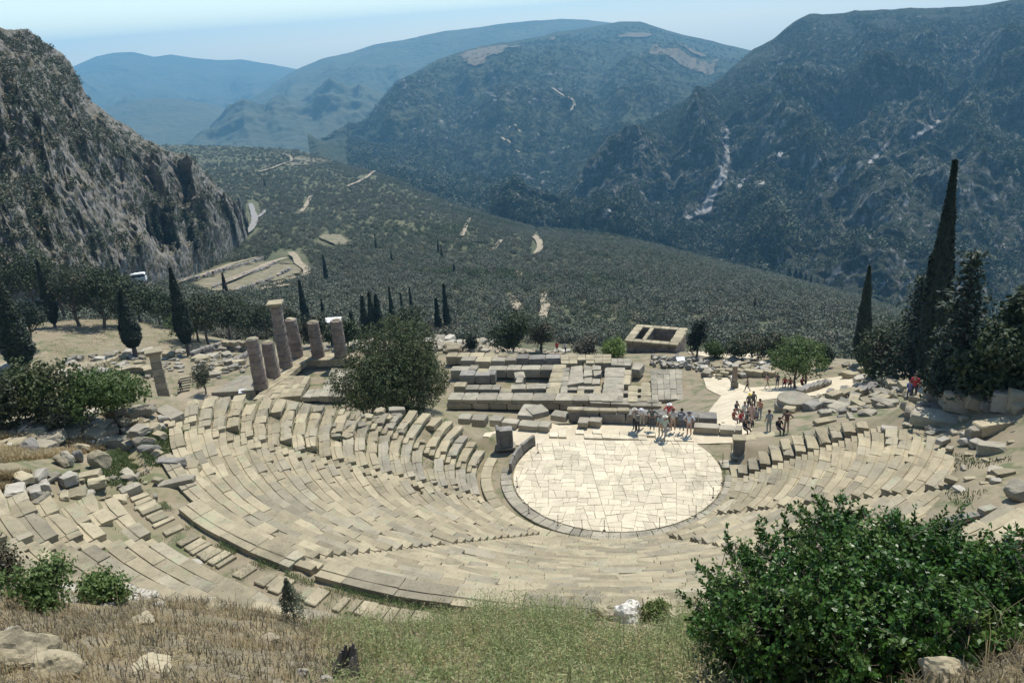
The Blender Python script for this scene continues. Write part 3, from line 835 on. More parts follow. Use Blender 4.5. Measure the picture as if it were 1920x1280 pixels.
def slabs(parent, ploc, quad, z, mat, nu, nv, h=.45, name='floor_slab', miss=.04, rough=1.):
    """a paved field: quad of pixels laid out in nu x nv slabs with their top at z"""
    Q = [P(*q, z) for q in quad]
    for i in range(nu):
        for j in range(nv):
            if rng.random() < miss: continue
            ct = []
            for (s, t) in ((i/nu, j/nv), ((i+1)/nu, j/nv), ((i+1)/nu, (j+1)/nv), (i/nu, (j+1)/nv)):
                ct.append(Q[0]*(1-s)*(1-t)+Q[1]*s*(1-t)+Q[2]*s*t+Q[3]*(1-s)*t)
            ct = np.array(ct); c = ct.mean(0); e = ct-c; e = e*(1-.018)+jit(4, .03*rough)*np.array([1, 1, 0]); dz = (rng.random()-.5)*.09*rough
            tp = e*.97
            V = np.concatenate([e-np.array([0, 0, h]), e-np.array([0, 0, .03]), tp]); V[:, 2] += dz
            V[8:, 2] += (rng.random(4)-.5)*.03
            F = [(0, 1, 5, 4), (1, 2, 6, 5), (2, 3, 7, 6), (3, 0, 4, 7), (4, 5, 9, 8), (5, 6, 10, 9), (6, 7, 11, 10), (7, 4, 8, 11), (8, 9, 10, 11)]
            mobj(name, V, F, M[mat], parent, c-ploc)

# ---------------------------------------------------------------- temple of grey stone behind the stage
ZT = -13.0
tloc = P(860, 735, ZT-1.3)
temple = empty('temple_ruin', tloc, 0, 'long grey stone temple foundation with open pits behind the stage', 'temple ruin')
T = lambda x, y, z=ZT: P(x, y, z)
# two long steps facing the theatre
along(temple, tloc, T(838, 749), T(1158, 751), 2.2, .55, 'grey', 'step', 2.4, rough=.5)
along(temple, tloc, T(836, 757, ZT-.5), T(1178, 758, ZT-.5), 1.6, .75, 'grey', 'step', 2.6, rough=.4)
for k in range(7):
    p = T(870+k*30.3, 764-.15*k, ZT-1.15); link('bracket', ub('white'), temple, p-tloc, (0, 0, 0), (.42, .28, .13))
# inner walls
for a, b, w, h, m in [((872, 728), (936, 728), 1.5, 1.25, 'grey'), ((956, 728), (1032, 726), 1.6, 1.25, 'grey'), ((936, 733), (958, 733), 1.2, .6, 'seat'),
                      ((850, 724), (872, 724), 1.5, .8, 'seat'),
                      ((843, 692), (894, 692), 1.7, 1.6, 'grey'), ((914, 692), (1037, 692), 1.7, .75, 'grey'), ((893, 697), (914, 697), 1.5, .5, 'seat'),
                      ((862, 675), (890, 675), 1.6, .9, 'grey'), ((890, 676), (920, 676), 1.8, .9, 'seat'), ((920, 675), (967, 675), 1.8, .8, 'grey'), ((968, 672), (1052, 670), 1.7, .95, 'dark'),
                      ((835, 668), (970, 667), 1.8, .5, 'seat'), ((860, 703), (928, 702), 2.0, 1.3, 'dark'), ((966, 708), (986, 706), 2.2, 1.0, 'grey'),
                      ((936, 748), (1160, 748), 1.3, .35, 'seat'),
                      ((842, 744), (1030, 745), .9, .3, 'grey'), ((1060, 729), (1128, 729), .9, .55, 'grey'), ((1062, 742), (1128, 742), .8, .5, 'seat'),
                      ((1050, 675), (1092, 676), 1.5, .6, 'seat'), ((1120, 680), (1150, 681), 1.6, .8, 'grey'), ((1150, 682), (1182, 684), 2.0, .8, 'grey'), ((1182, 690), (1200, 692), 2.2, .6, 'grey'),
                      ((1163, 735), (1180, 735), .8, .4, 'grey'), ((1163, 748), (1182, 748), .8, .5, 'grey'), ((1188, 728), (1210, 728), .7, .35, 'seat'), ((1190, 738), (1212, 738), .7, .35, 'seat'), ((1186, 750), (1215, 751), .9, .5, 'grey'),
                      ((1215, 738), (1232, 739), .7, .5, 'grey'), ((1213, 753), (1236, 753), .9, .5, 'grey'), ((1180, 758), (1240, 760), 1.4, .7, 'grey'), ((1105, 753), (1182, 756), 1.2, .5, 'grey')]:
    along(temple, tloc, T(*a), T(*b), w, max(h, 1.25), m, 'wall_block', 2.0, rough=1.1)
# cross walls, running away from the camera
def cross(parent, ploc, a, b, w, h, m, l=1.6):
    A, B = T(*a), T(*b); d = B-A; L = np.linalg.norm(d[:2]); u = d/L; rz = math.atan2(u[1], u[0]); t = 0
    while t < L-.2:
        q = min(l*(.75+.5*rng.random()), L-t)
        if L-t-q < .4: q = L-t
        c = A+u*(t+q/2); c[2] -= h/2+rng.random()*.08
        link('wall_block', ub(m), parent, c-ploc, ((rng.random()-.5)*.03, (rng.random()-.5)*.03, rz), (q-.03, w*(.92+.12*rng.random()), h)); t += q
for a, b, w, h, m in [((1035, 737), (1050, 682), 1.75, 1.3, 'seat'), ((1057, 735), (1062, 688), .9, .9, 'grey'), ((1088, 740), (1090, 722), .9, .8, 'seat'), ((1119, 740), (1120, 722), .9, .8, 'seat'),
                      ((1147, 752), (1154, 688), 2.6, .9, 'grey'), ((1174, 720), (1178, 692), .9, 1.1, 'seat'), ((1186, 752), (1187, 722), 1.2, .6, 'seat'), ((1211, 751), (1211, 716), 1.2, .6, 'seat'),
                      ((972, 716), (978, 700), .9, .9, 'grey')]:
    cross(temple, tloc, a, b, w, max(h, 1.25), m)
# paved fields and tilted broken slabs
slabs(temple, tloc, [(1130, 752), (1168, 752), (1172, 692), (1134, 690)], ZT-.05, 'grey', 2, 8)
slabs(temple, tloc, [(1222, 750), (1282, 748), (1278, 692), (1220, 692)], ZT-.05, 'grey', 5, 6, rough=.7)
slabs(temple, tloc, [(1052, 681), (1146, 680), (1146, 664), (1050, 664)], ZT, 'seat', 6, 3)
slabs(temple, tloc, [(1146, 684), (1182, 685), (1180, 672), (1146, 671)], ZT, 'grey', 3, 2)
slabs(temple, tloc, [(1236, 768), (1290, 770), (1284, 748), (1228, 750)], ZT-.5, 'seat', 5, 3, miss=.2)
slabs(temple, tloc, [(1064, 722), (1095, 716), (1092, 684), (1070, 686)], ZT+.1, 'grey', 1, 3, .9, rough=3)
slabs(temple, tloc, [(1096, 706), (1128, 700), (1126, 686), (1094, 682)], ZT+.15, 'grey', 2, 2, .8, rough=4)
slabs(temple, tloc, [(1094, 720), (1126, 718), (1126, 708), (1096, 709)], ZT-.1, 'grey', 2, 1, .6, rough=3)
# east end: platform of the porch on the left
slabs(temple, tloc, [(474, 748), (563, 742), (582, 704), (520, 704)], ZT-.05, 'seat', 6, 5, .8, miss=0)
slabs(temple, tloc, [(598, 742), (668, 744), (668, 690), (622, 690)], ZT-.05, 'grey', 4, 5, .8, miss=.03)
slabs(temple, tloc, [(566, 744), (600, 744), (606, 728), (578, 730)], ZT-.3, 'grey', 2, 2, .6, miss=.1)
slabs(temple, tloc, [(500, 731), (524, 718), (588, 665), (556, 660)], ZT, 'seat', 2, 12, .7, miss=0, rough=.6)
slabs(temple, tloc, [(572, 676), (668, 672), (668, 662), (584, 662)], ZT, 'seat', 7, 2, .7, miss=0, rough=.6)
along(temple, tloc, T(572, 681, ZT-.45), T(662, 678, ZT-.45), 1.4, .6, 'grey', 'step', 2)
along(temple, tloc, T(480, 752, ZT-.5), T(505, 732, ZT-.5), .8, .6, 'seat', 'step', 2)
# earth ramp up to the porch
rp = [T(396, 736, ZT-1.35), T(478, 731, ZT-.1), T(500, 704, ZT-.1), T(452, 703, ZT-1.0)]
rv = np.array(rp); lowr = rv.copy(); lowr[:, 2] = ZT-2.2
mobj('ramp', np.concatenate([rv, lowr])-tloc, [(0, 1, 2, 3), (0, 4, 5, 1), (1, 5, 6, 2), (2, 6, 7, 3), (3, 7, 4, 0)], M['grey'], temple, tloc*0)

# ---------------------------------------------------------------- temple columns
def drum_mesh(r0, r1, h, seed):
    n = 20; r = np.random.default_rng(seed); V = []
    lev = [(0, .93), (.06, 1.0), (.35, 1.), (.65, 1.), (.94, 1.), (1, .92)]
    for t, k in lev:
        for i in range(n):
            a = 2*math.pi*i/n; fl = 1-.035*(i % 2)
            q = (r0+(r1-r0)*t)*k*fl
            q *= 1+.05*float(vnoise(np.array([math.cos(a)*1.7+seed, math.sin(a)*1.7, t*2.2]), seed % 50))
            V.append((q*math.cos(a)+(r.random()-.5)*.03, q*math.sin(a)+(r.random()-.5)*.03, t*h))
    F = [[i*n+k, i*n+(k+1) % n, (i+1)*n+(k+1) % n, (i+1)*n+k] for i in range(len(lev)-1) for k in range(n)]
    F += [list(range(n))[::-1], [(len(lev)-1)*n+k for k in range(n)]]
    return new_mesh('drum', V, F, M['drum'])
cols = [((490, 727), (478, 634), 'column of stacked brown drums nearest the theatre, beside the earth ramp', 0), ((513, 706), (505, 641), 'short broken column second from the theatre with a ragged top', 0),
        ((537, 688), (516, 566), 'tallest standing temple column with a flat pale capital', 1), ((557, 668), (546, 598), 'stout column just right of the tallest one', 0),
        ((597, 668), (588, 603), 'short column left of centre on the far edge of the temple porch', 0), ((640, 668), (633, 600), 'rightmost temple column next to the big dark tree', 0)]
for k, (bp, tp, lab, capi) in enumerate(cols):
    base = T(*bp); sl = np.linalg.norm(base-CAM)
    # height: the point straight above the base whose picture is the top
    hgt = min(np.linspace(2, 13, 500), key=lambda h: abs(pix(base+np.array([0, 0, h]))[1]-tp[1]))
    c = empty('temple_column', base, 0, lab, 'column', 'standing columns of the temple')
    z = 0; i = 0; r = .92
    nd = max(4, int(round((hgt-(.45 if capi else .1))/1.0))); dh = (hgt-(.55 if capi else 0))/nd
    for i in range(nd):
        rr = .92-.20*(z/10.5); r2 = .92-.20*((z+dh)/10.5)
        link('drum', drum_mesh(rr, r2, dh-.02, 40*k+i), c, ((rng.random()-.5)*.05, (rng.random()-.5)*.05, z), (0, 0, rng.random()*6)); z += dh
    if capi:
        mb = MB(); n = 24
        for z0, r0, z1, r1 in ((0, .70, .22, .98), (.22, .98, .26, .98)):
            V = [(rr*math.cos(2*math.pi*q/n), rr*math.sin(2*math.pi*q/n), zz) for rr, zz in ((r0, z0), (r1, z1)) for q in range(n)]
            mb.add(V, [[q, (q+1) % n, n+(q+1) % n, n+q] for q in range(n)])
        mb.box((0, 0, .40), (2.0, 2.0, .28), .2)
        mb.build('capital', M['seat'], c, (0, 0, z))
    else:
        link('broken_top', rock_mesh('broken_top', .66, .62, .2, M['seat'], 60+k, 2), c, (0, 0, z+.02))

# tall squared pillar on the left
pb = P(310, 752, -14.6)
pil = empty('square_pillar', pb, .5, 'tall square stone pillar with projecting cap standing by the path at left', 'pillar')
hp = 6.7
for k in range(7):
    link('pillar_block', ub('grey'), pil, ((rng.random()-.5)*.05, (rng.random()-.5)*.05, hp*(k+.5)/7), (0, 0, (rng.random()-.5)*.03), (1.5-.03*k, 1.35-.03*k, hp/7-.015))
link('plinth', ub('seat'), pil, (0, 0, .12), (0, 0, 0), (2.1, 1.9, .5))
link('cornice', ub('seat'), pil, (0, 0, hp+.14), (0, 0, 0), (1.85, 1.7, .3)); link('cap_slab', ub('seat'), pil, (0, 0, hp+.42), (0, 0, 0), (2.2, 2.0, .26))

# ---------------------------------------------------------------- roofless treasury building
ZB = -15.6
c00, c10, c11 = P(1174, 638, ZB), P(1268, 646, ZB), P(1288, 626, ZB)
ux = (c10-c00); LX = np.linalg.norm(ux); ux /= LX; rz = math.atan2(ux[1], ux[0]); uy = np.array([-ux[1], ux[0], 0])
LYd = 6.6
bl0 = c00+ux*LX/2+uy*LYd/2; bl0[2] = ZB-6.8
tre = empty('treasury_building', bl0, rz, 'small roofless rectangular stone building beyond the temple', 'building')
HB = 6.55
def course_wall(parent, x0, y0, x1, y1, thick, name='wall'):
    """ashlar wall: backing wall as a part, its blocks as sub-parts"""
    L = math.hypot(x1-x0, y1-y0); ang = math.atan2(y1-y0, x1-x0)
    wob = MB().box((L/2, 0, HB/2), (L-.05, thick-.16, HB-.1)).build(name, M['brick'], parent, (x0, y0, 0), (0, 0, ang))
    nr = 15; hh = HB/nr
    for i in range(nr):
        t = -(i % 2)*.5
        while t < L-.05:
            q = .8+.7*rng.random(); a = max(t, 0); b = min(t+q, L)
            if L-b < .35: b = L
            if b-a > .1:
                link('brick', ub('brick'), wob, ((a+b)/2, (rng.random()-.5)*.03, (i+.5)*hh), (0, 0, 0), (b-a-.03, thick, hh-.02))
            t = b if b == L else t+q
            if b == L: break
hx, hy = LX/2, LYd/2
course_wall(tre, -hx, -hy+.35, hx, -hy+.35, .7); course_wall(tre, -hx, hy-.35, hx, hy-.35, .7)
course_wall(tre, -hx+.35, -hy+.7, -hx+.35, hy-.7, .7, 'end_wall'); course_wall(tre, hx-.35, -hy+.7, hx-.35, hy-.7, .7, 'end_wall')
course_wall(tre, -hx+LX*.33, -hy+.7, -hx+LX*.33, hy-.7, .5, 'cross_wall')
for (x0, y0, x1, y1, w) in ((-hx-.25, -hy+.25, hx+.25, -hy+.25, 1.1), (-hx-.25, hy-.25, hx+.25, hy-.25, 1.0), (-hx+.35, -hy+.8, -hx+.35, hy-.75, 1.3), (hx-.4, -hy+.8, hx-.4, hy-.75, 1.5), (-hx+LX*.33, -hy+.8, -hx+LX*.33, hy-.75, .6)):
    L = math.hypot(x1-x0, y1-y0); n = max(2, int(L/1.3)); ang = math.atan2(y1-y0, x1-x0)
    for k in range(n):
        t = (k+.5)/n
        link('coping_stone', ub('seat'), tre, (x0+(x1-x0)*t, y0+(y1-y0)*t, HB+.17), (0, 0, ang), (L/n-.03, w*(.93+.1*rng.random()), .32))

# ---------------------------------------------------------------- stage walls and terrace edges
sw_loc = P(1120, 790, -1.)
sw = empty('stage_wall', sw_loc, 0, 'dark straight stone wall along the back of the stage behind the visitors', 'wall')
along(sw, sw_loc, P(1064, 772, .75), P(1345, 783, .75), 1.1, 1.0, 'dark', 'wall_block', 2.2, rough=.5)
along(sw, sw_loc, P(1062, 768, .95), P(1180, 770, .95), .6, .25, 'seat', 'coping_stone', 1.4, rough=1.5)
lw_loc = P(950, 800, 0)
lwk = empty('stage_foundation', lw_loc, 0, 'broken foundation blocks along the left half of the stage edge', 'stone foundation')
for a, b, w, h in [((857, 783), (880, 784), 1., .6), ((882, 784), (908, 786), 1.1, .75), ((916, 787), (938, 789), 1., .6), ((938, 791), (968, 794), .9, .65), ((970, 795), (1008, 798), 1.1, .6), ((1008, 797), (1028, 799), 1., .55),
                   ((968, 776), (1000, 778), 2.2, .6), ((1000, 778), (1032, 770), 1.8, .5), ((1030, 778), (1060, 782), 1.2, .5), ((1082, 792), (1102, 793), 1.0, .4), ((1102, 788), (1126, 790), .9, .5)]:
    along(lwk, lw_loc, P(*a, .5), P(*b, .5), w, h, 'grey', 'stone_block', 1.6, rough=1.6)
fl_loc = P(1340, 812, 0)
flk = empty('stage_kerb', fl_loc, 0, 'row of squared kerb blocks along the right of the stage in front of the path', 'kerb')
along(flk, fl_loc, P(1300, 800, .5), P(1392, 806, .5), .8, .55, 'grey', 'kerb_block', 1.5, rough=.8)
slabs(flk, fl_loc, [(1030, 818), (1300, 826), (1296, 812), (1030, 802)], .10, 'pave', 16, 2, .2, miss=.25)

# block pedestals at both ends of the front rows
for (px, py, w, d, h, lab, rz_) in [(948, 838, 1.15, .75, 1.35, 'dark upright pedestal block at the left end of the front seats', .15), (1385, 855, .75, .7, 1.15, 'squared pillar stump at the right end of the front seats', -.1)]:
    b = P(px, py, .12)
    e = empty('pedestal', b, rz_, lab, 'pedestal')
    link('base_slab', ub('grey'), e, (0, 0, .06), (0, 0, 0), (w*1.25, d*1.3, .2))
    link('shaft', ub('dark'), e, (0, 0, .16+h/2), (0, 0, 0), (w, d, h))
    if w > 1: link('side_slab', ub('dark'), e, (-w*.42, -.12, .26+h/2), (0, 0, .1), (.22, d*1.1, h*1.15))
    else: link('top_slab', ub('seat'), e, (0, 0, h+.22), (0, 0, 0), (w*1.15, d*1.2, .16))
e_loc = P(1420, 838, .3); eb = empty('slab_pile', e_loc, 0, 'pile of broken flat slabs beside the right front seats', 'slabs')
for px, py, l, w, h in [(1398, 826, 1.4, 1.0, .5), (1425, 830, 1.8, .9, .45), (1405, 838, 1.3, .9, .35), (1440, 845, 1.6, .7, .4), (1450, 828, 1.5, .9, .4), (1430, 818, 1.6, .9, .4)]:
    p = P(px, py, .3); link('slab', RB['seat'][rng.integers(9)], eb, p-e_loc, (0, 0, rng.random()*.6-.3), (l, w*1.5, h*2))

# ---------------------------------------------------------------- vegetation
M['cypress'] = leaf('cypress_foliage', (.018, .026, .013), (.034, .044, .020), trans=.08)
M['cypress_dry'] = leaf('dry_cypress_foliage', (.05, .035, .022), (.075, .05, .03), trans=.08)
M['pine'] = leaf('pine_foliage', (.030, .044, .018), (.06, .078, .030), trans=.12)
M['fir'] = leaf('fir_foliage', (.022, .034, .018), (.042, .056, .028), trans=.1)
M['juniper'] = leaf('juniper_foliage', (.038, .056, .018), (.08, .10, .032), (.085, .085, .036), trans=.18, s=1.1)
M['green'] = leaf('fresh_green_foliage', (.06, .10, .025), (.115, .165, .048), trans=.28)
M['bright'] = leaf('bright_green_foliage', (.085, .13, .028), (.15, .20, .05), trans=.3)
M['olive'] = leaf('olive_foliage', (.092, .105, .068), (.17, .18, .125), (.075, .10, .045), trans=.15, s=.011)
M['scrub'] = leaf('grey_scrub_foliage', (.092, .088, .056), (.165, .155, .105), (.075, .09, .045), trans=.12, s=.013)
M['dkgreen'] = leaf('dark_shrub_foliage', (.038, .050, .024), (.075, .088, .042), (.10, .085, .05), trans=.15)

def cards(c, nrm, ln, wd, r):
    """pointed leaf faces: centres c, facing nrm, length and width"""
    n = len(c); t = r.normal(size=(n, 3)); t -= nrm*(t*nrm).sum(1, keepdims=True); t /= np.linalg.norm(t, axis=1, keepdims=True)+1e-9
    b = np.cross(nrm, t); ln = np.broadcast_to(ln, (n,))[:, None]; wd = np.broadcast_to(wd, (n,))[:, None]
    V = np.stack([c-t*ln/2, c+b*wd/2, c+t*ln/2, c-b*wd/2], 1).reshape(-1, 3)
    F = np.arange(4*n).reshape(n, 4)
    return V, F

def unit(v): return v/(np.linalg.norm(v, axis=-1, keepdims=True)+1e-9)

def lobed(lobes, n, size, seed, shell=.55, up=.25, clump=.35):
    """leaf faces spread through a crown made of overlapping lobes (cx,cy,cz,rx,ry,rz)"""
    r = np.random.default_rng(seed); L = np.array(lobes, float)
    w = (L[:, 3]*L[:, 4]*L[:, 5])**.67; k = r.choice(len(L), n, p=w/w.sum())
    # leaves gather in sprays
    ns = max(8, n//9); ks = r.choice(len(L), ns, p=w/w.sum())
    ds = unit(r.normal(size=(ns, 3))); rs = shell+(1-shell)*r.random(ns)**.6
    bump_ = 1+.22*fbm(ds*2.2+ks[:, None]*3.7, 3, seed % 50)
    sc = L[ks, :3]+ds*L[ks, 3:]*(rs*bump_)[:, None]
    pick = r.integers(ns, size=n); d = ds[pick]
    c = sc[pick]+r.normal(size=(n, 3))*size*clump*2.2
    nr = unit(d*.7+r.normal(size=(n, 3))*.65+np.array([0, 0, up]))
    return cards(c, nr, size*(.7+.7*r.random(n)), size*(.45+.35*r.random(n)), r)

def limbs(h, r0, spread, n, seed, lean=0.):
    r = np.random.default_rng(seed); mb = MB()
    top = np.array([lean*h, 0, h*.62])
    mb.tube([(0, 0, -.3), (.04*h*r.random(), .03*h*r.random(), h*.2), top*.7, top], [r0*1.35, r0, r0*.75, r0*.35], 7)
    for k in range(n):
        a = 2*math.pi*(k+r.random()*.6)/n; z0 = h*(.18+.3*r.random()); s = spread*(.55+.45*r.random())
        e = np.array([math.cos(a)*s, math.sin(a)*s, h*(.55+.3*r.random())])
        p0 = np.array([0, 0, z0]); m = (p0+e)/2+np.array([0, 0, -.05*h])
        mb.tube([p0, m, e], [r0*.55, r0*.38, r0*.12], 5)
    return np.concatenate(mb.v), mb.f

def cyp_mesh(seed, n, size, w=.105, mat='cypress', lump=.38, tip=.78):
    """unit-height cypress"""
    r = np.random.default_rng(seed)
    t = r.random(n)**1.15*.97+.03; a = r.random(n)*2*math.pi
    pr_ = w*np.where(t < .22, (t/.22)**.55, ((1-t)/.78)**tip)*1.0
    q = np.stack([np.cos(a)*1.4, np.sin(a)*1.4, t*9], -1)
    rad = pr_*(1+lump*fbm(q+seed, 3, seed % 40))*(.72+.34*r.random(n)**.7)
    c = np.stack([rad*np.cos(a), rad*np.sin(a), t], -1)
    nr = unit(np.stack([np.cos(a), np.sin(a), .35+0*a], -1)+r.normal(size=(n, 3))*.4)
    V, F = cards(c, nr, size*(.8+.8*r.random(n)), size*(.5+.3*r.random(n)), r)
    return new_mesh('crown', V, F, M[mat])
CY = {'hi': [cyp_mesh(s, 7000, .034) for s in (1, 2, 3)], 'lo': [cyp_mesh(s, 900, .075, .10) for s in (4, 5, 6)], 'dry': [cyp_mesh(9, 900, .07, .09, 'cypress_dry')],
      'tall': [cyp_mesh(12, 12000, .024, .082, 'cypress', .42, 1.0)]}
_tv = MB().tube([(0, 0, -.04), (0, 0, .12), (.004, 0, .55)], [.026, .020, .006], 7)
trunk_mesh = new_mesh('trunk', np.concatenate(_tv.v), _tv.f, M['bark'])

def height_to(base, ty):
    hs = np.linspace(.5, 40, 800); q = base+np.outer(hs, (0, 0, 1)); d = q-CAM
    y = 640-FOC*(d@CU)/(d@CF)
    return float(hs[np.argmin(np.abs(y-ty))])

def px_m(p): return FOC/np.linalg.norm(p-CAM)

def cypress(base, ty, wpx, label, kind='hi', group=None, trunk=.08):
    h = height_to(base, ty); w = wpx/px_m(base)/h/.205
    o = empty('cypress_tree', base, rng.random()*6, label, 'tree', group)
    me = CY[kind][rng.integers(len(CY[kind]))]
    sh = h*(1-trunk)
    link('crown', me, o, (0, 0, h*trunk), (0, 0, 0), (sh*w*(.98 if kind != 'tall' else 1.3),)*2+(sh,))
    link('trunk', trunk_mesh, o, (0, 0, 0), (0, 0, 0), (h*max(w, .5),)*2+(h,))
    return o

FT = {}
def bushy(base, ty, wpx, label, mat, cat='tree', group=None, n=5000, leafm=.28, trunk=.25, lobes=7, seed=0, name='leafy_tree', flat_=.8, low=False):
    h = height_to(base, ty); W = wpx/px_m(base)/2
    o = empty(name, base, rng.random()*6, label, cat, group)
    r = np.random.default_rng(seed+77)
    z0 = h*trunk; ch = (h-z0)/2
    lb = [(0, 0, z0+ch*1.0, W*.6, W*.6, ch*.95)]
    for k in range(lobes):
        a = 2*math.pi*k/lobes+r.random(); rr = W*((.35+.3*r.random()) if not low else (.42+.3*r.random())); s = .30+.22*r.random()
        zz = z0+ch*(.45+1.0*r.random()) if not low else z0+ch*(.30+(.25 if k % 2 else 1.1)*r.random())
        lb.append((rr*math.cos(a), rr*math.sin(a), zz, W*s*1.15, W*s*1.15, ch*s*1.25))
    V, F = lobed(lb, n, leafm, seed+5)
    V[:, 2] = np.maximum(V[:, 2], .03)
    mobj('crown', V, F, M[mat], o)
    tv, tf = limbs(h*.9, max(.05, h*.022), W*.7, 6, seed)
    mobj('trunk', tv, tf, M['bark'], o)
    return o

def fir(base, ty, wpx, label, n_whorl=16, mat='fir', group=None, seed=0, dens=26):
    """conifer with drooping layered branches"""
    h = height_to(base, ty); W = wpx/px_m(base)/2; r = np.random.default_rng(seed)
    o = empty('conifer_tree', base, r.random()*6, label, 'tree', group)
    cs = []; ns = []; mb = MB(); mb.tube([(0, 0, -.3), (0, 0, h*.4), (0, 0, h*.98)], [h*.02, h*.014, h*.003], 7)
    for i in range(n_whorl):
        t = .10+.88*i/n_whorl; R = W*(1-t)**.8*(.8+.35*r.random())
        for k in range(6):
            a = 2*math.pi*k/6+i*.7+r.random()*.5; rr = R*(.65+.5*r.random())
            u = np.array([math.cos(a), math.sin(a), 0]); z = h*t
            tip = u*rr+np.array([0, 0, z-.18*rr+.1*rr*r.random()])
            mb.tube([np.array([0, 0, z]), tip], [h*.005, .01], 4)
            m = int(dens*max(rr/W, .25)); s = r.random(m)**.7
            p = np.array([0, 0, z])+(tip-np.array([0, 0, z]))*s[:, None]+r.normal(size=(m, 3))*np.array([1, 1, .45])*(.09*W+.06*rr)
            cs.append(p); ns.append(unit(np.array([0, 0, 1.])+r.normal(size=(m, 3))*.7))
    c = np.concatenate(cs); nn = np.concatenate(ns)
    V, F = cards(c, nn, .10*W+.25*r.random(len(c)), .05*W+.1*r.random(len(c)), r)
    mobj('crown', V, F, M[mat], o); mb.build('trunk', M['bark'], o)
    return o

# cypresses round the ruins
for (bx, by, ty, w, lab) in [(46, 695, 525, 52, 'broad dark cypress at the left edge of the picture'), (104, 614, 488, 22, 'slim dark cypress behind the grass slope at left'),
                             (255, 669, 543, 38, 'cypress with bare trunk standing on the grass slope left of the pillar'), (355, 667, 503, 33, 'tall cypress with long bare trunk behind the square pillar'),
                             (28, 620, 515, 20, 'dark cypress half hidden behind the broad one at the left edge')]:
    cypress(PG(bx, by), ty, w, lab, 'hi', trunk=.13 if 'bare' in lab else .05)
cypress(PG(1737, 733), 303, 54, 'very tall tapering cypress rising above the conifers on the right', 'tall', trunk=.04)
cypress(PG(1613, 686), 500, 30, 'slender cypress standing alone left of the tall right-hand group', 'hi', trunk=.03)
for (bx, by, ty, w) in [(577, 625, 528, 17), (614, 535, 478, 10), (608, 600, 560, 9)]:
    cypress(L1.at(bx, by), ty, w, 'narrow cypress on the slope behind the tallest temple column', 'lo', 'cypresses behind the columns')
cypress(L1.at(426, 560), 512, 11, 'withered brown cypress below the excavated terrace', 'dry')
for (bx, by, ty, w) in [(666, 650, 585, 20), (690, 645, 556, 20), (704, 645, 548, 18), (716, 645, 553, 22), (738, 610, 538, 10), (757, 605, 548, 7), (775, 605, 540, 8)]:
    cypress(L1.at(bx, by), ty, w, 'cypress in the dark clump behind the rightmost columns', 'lo', 'cypress clump behind the columns')
for (bx, by, ty, w) in [(824, 630, 560, 15), (841, 630, 534, 15)]:
    cypress(L1.at(bx, by), ty, w, 'one of a pair of pointed cypresses behind the far rubble', 'lo', 'pair of cypresses')
for (bx, by, ty, w) in [(283, 446, 402, 9), (301, 455, 396, 15), (318, 462, 428, 14), (332, 463, 430, 14), (366, 472, 424, 24), (382, 466, 416, 10), (390, 470, 412, 10), (397, 466, 428, 8), (351, 422, 392, 16), (340, 418, 396, 12)]:
    cypress(LE.cast(bx, by), ty, w, 'dark cypress at the foot of the rocky cliff', 'lo', 'cypresses below the cliff')
for (bx, by, ty, w) in [(823, 478, 448, 5), (829, 486, 460, 5), (853, 522, 494, 6), (985, 423, 405, 4), (993, 423, 407, 4), (706, 470, 440, 4), (736, 500, 470, 5), (1415, 580, 560, 5), (497, 350, 335, 4), (1245, 520, 505, 4)]:
    cypress(L1.at(bx, by), ty, w, 'tiny far cypress on the olive slope', 'lo', 'far cypresses on the slope')
for (bx, by, ty, w) in [(1510, 530, 510, 6), (1520, 534, 516, 6), (1532, 538, 520, 5), (1545, 545, 524, 5), (1555, 548, 530, 5), (1578, 552, 534, 4), (1480, 520, 502, 10), (1492, 522, 504, 10), (1500, 524, 506, 10)]:
    cypress(LB.cast(bx, by), ty, w, 'tiny cypress in the far valley left of the slender cypress', 'lo', 'cypresses in the far valley')

# conifers and bushes on the right
fir(PG(1790, 742), 458, 135, 'dark layered conifer right of the very tall cypress', 18, seed=4, dens=60)
fir(PG(1706, 728), 505, 120, 'dark conifer left of the very tall cypress', 18, seed=5, dens=60)
bushy(PG(1868, 745), 596, 150, 'rounded dark green tree at the right edge', 'pine', n=9000, leafm=.3, trunk=.08, lobes=9, seed=21)
bushy(PG(1925, 720), 540, 90, 'spreading pine with open branches at the upper right edge', 'pine', n=4500, leafm=.3, trunk=.45, lobes=7, seed=22)
bushy(PG(1650, 722), 592, 80, 'grey-green bushy tree between the slender cypress and the conifers', 'dkgreen', n=5000, leafm=.26, trunk=.1, seed=23)
bushy(PG(1636, 716), 660, 46, 'small green shrub at the foot of the slender cypress', 'green', 'shrub', n=2500, leafm=.2, trunk=.05, seed=24, name='shrub')
bushy(PG(1800, 745), 650, 120, 'low dark undergrowth below the conifers', 'fir', 'shrub', n=6000, leafm=.26, trunk=.05, seed=25, name='shrub')
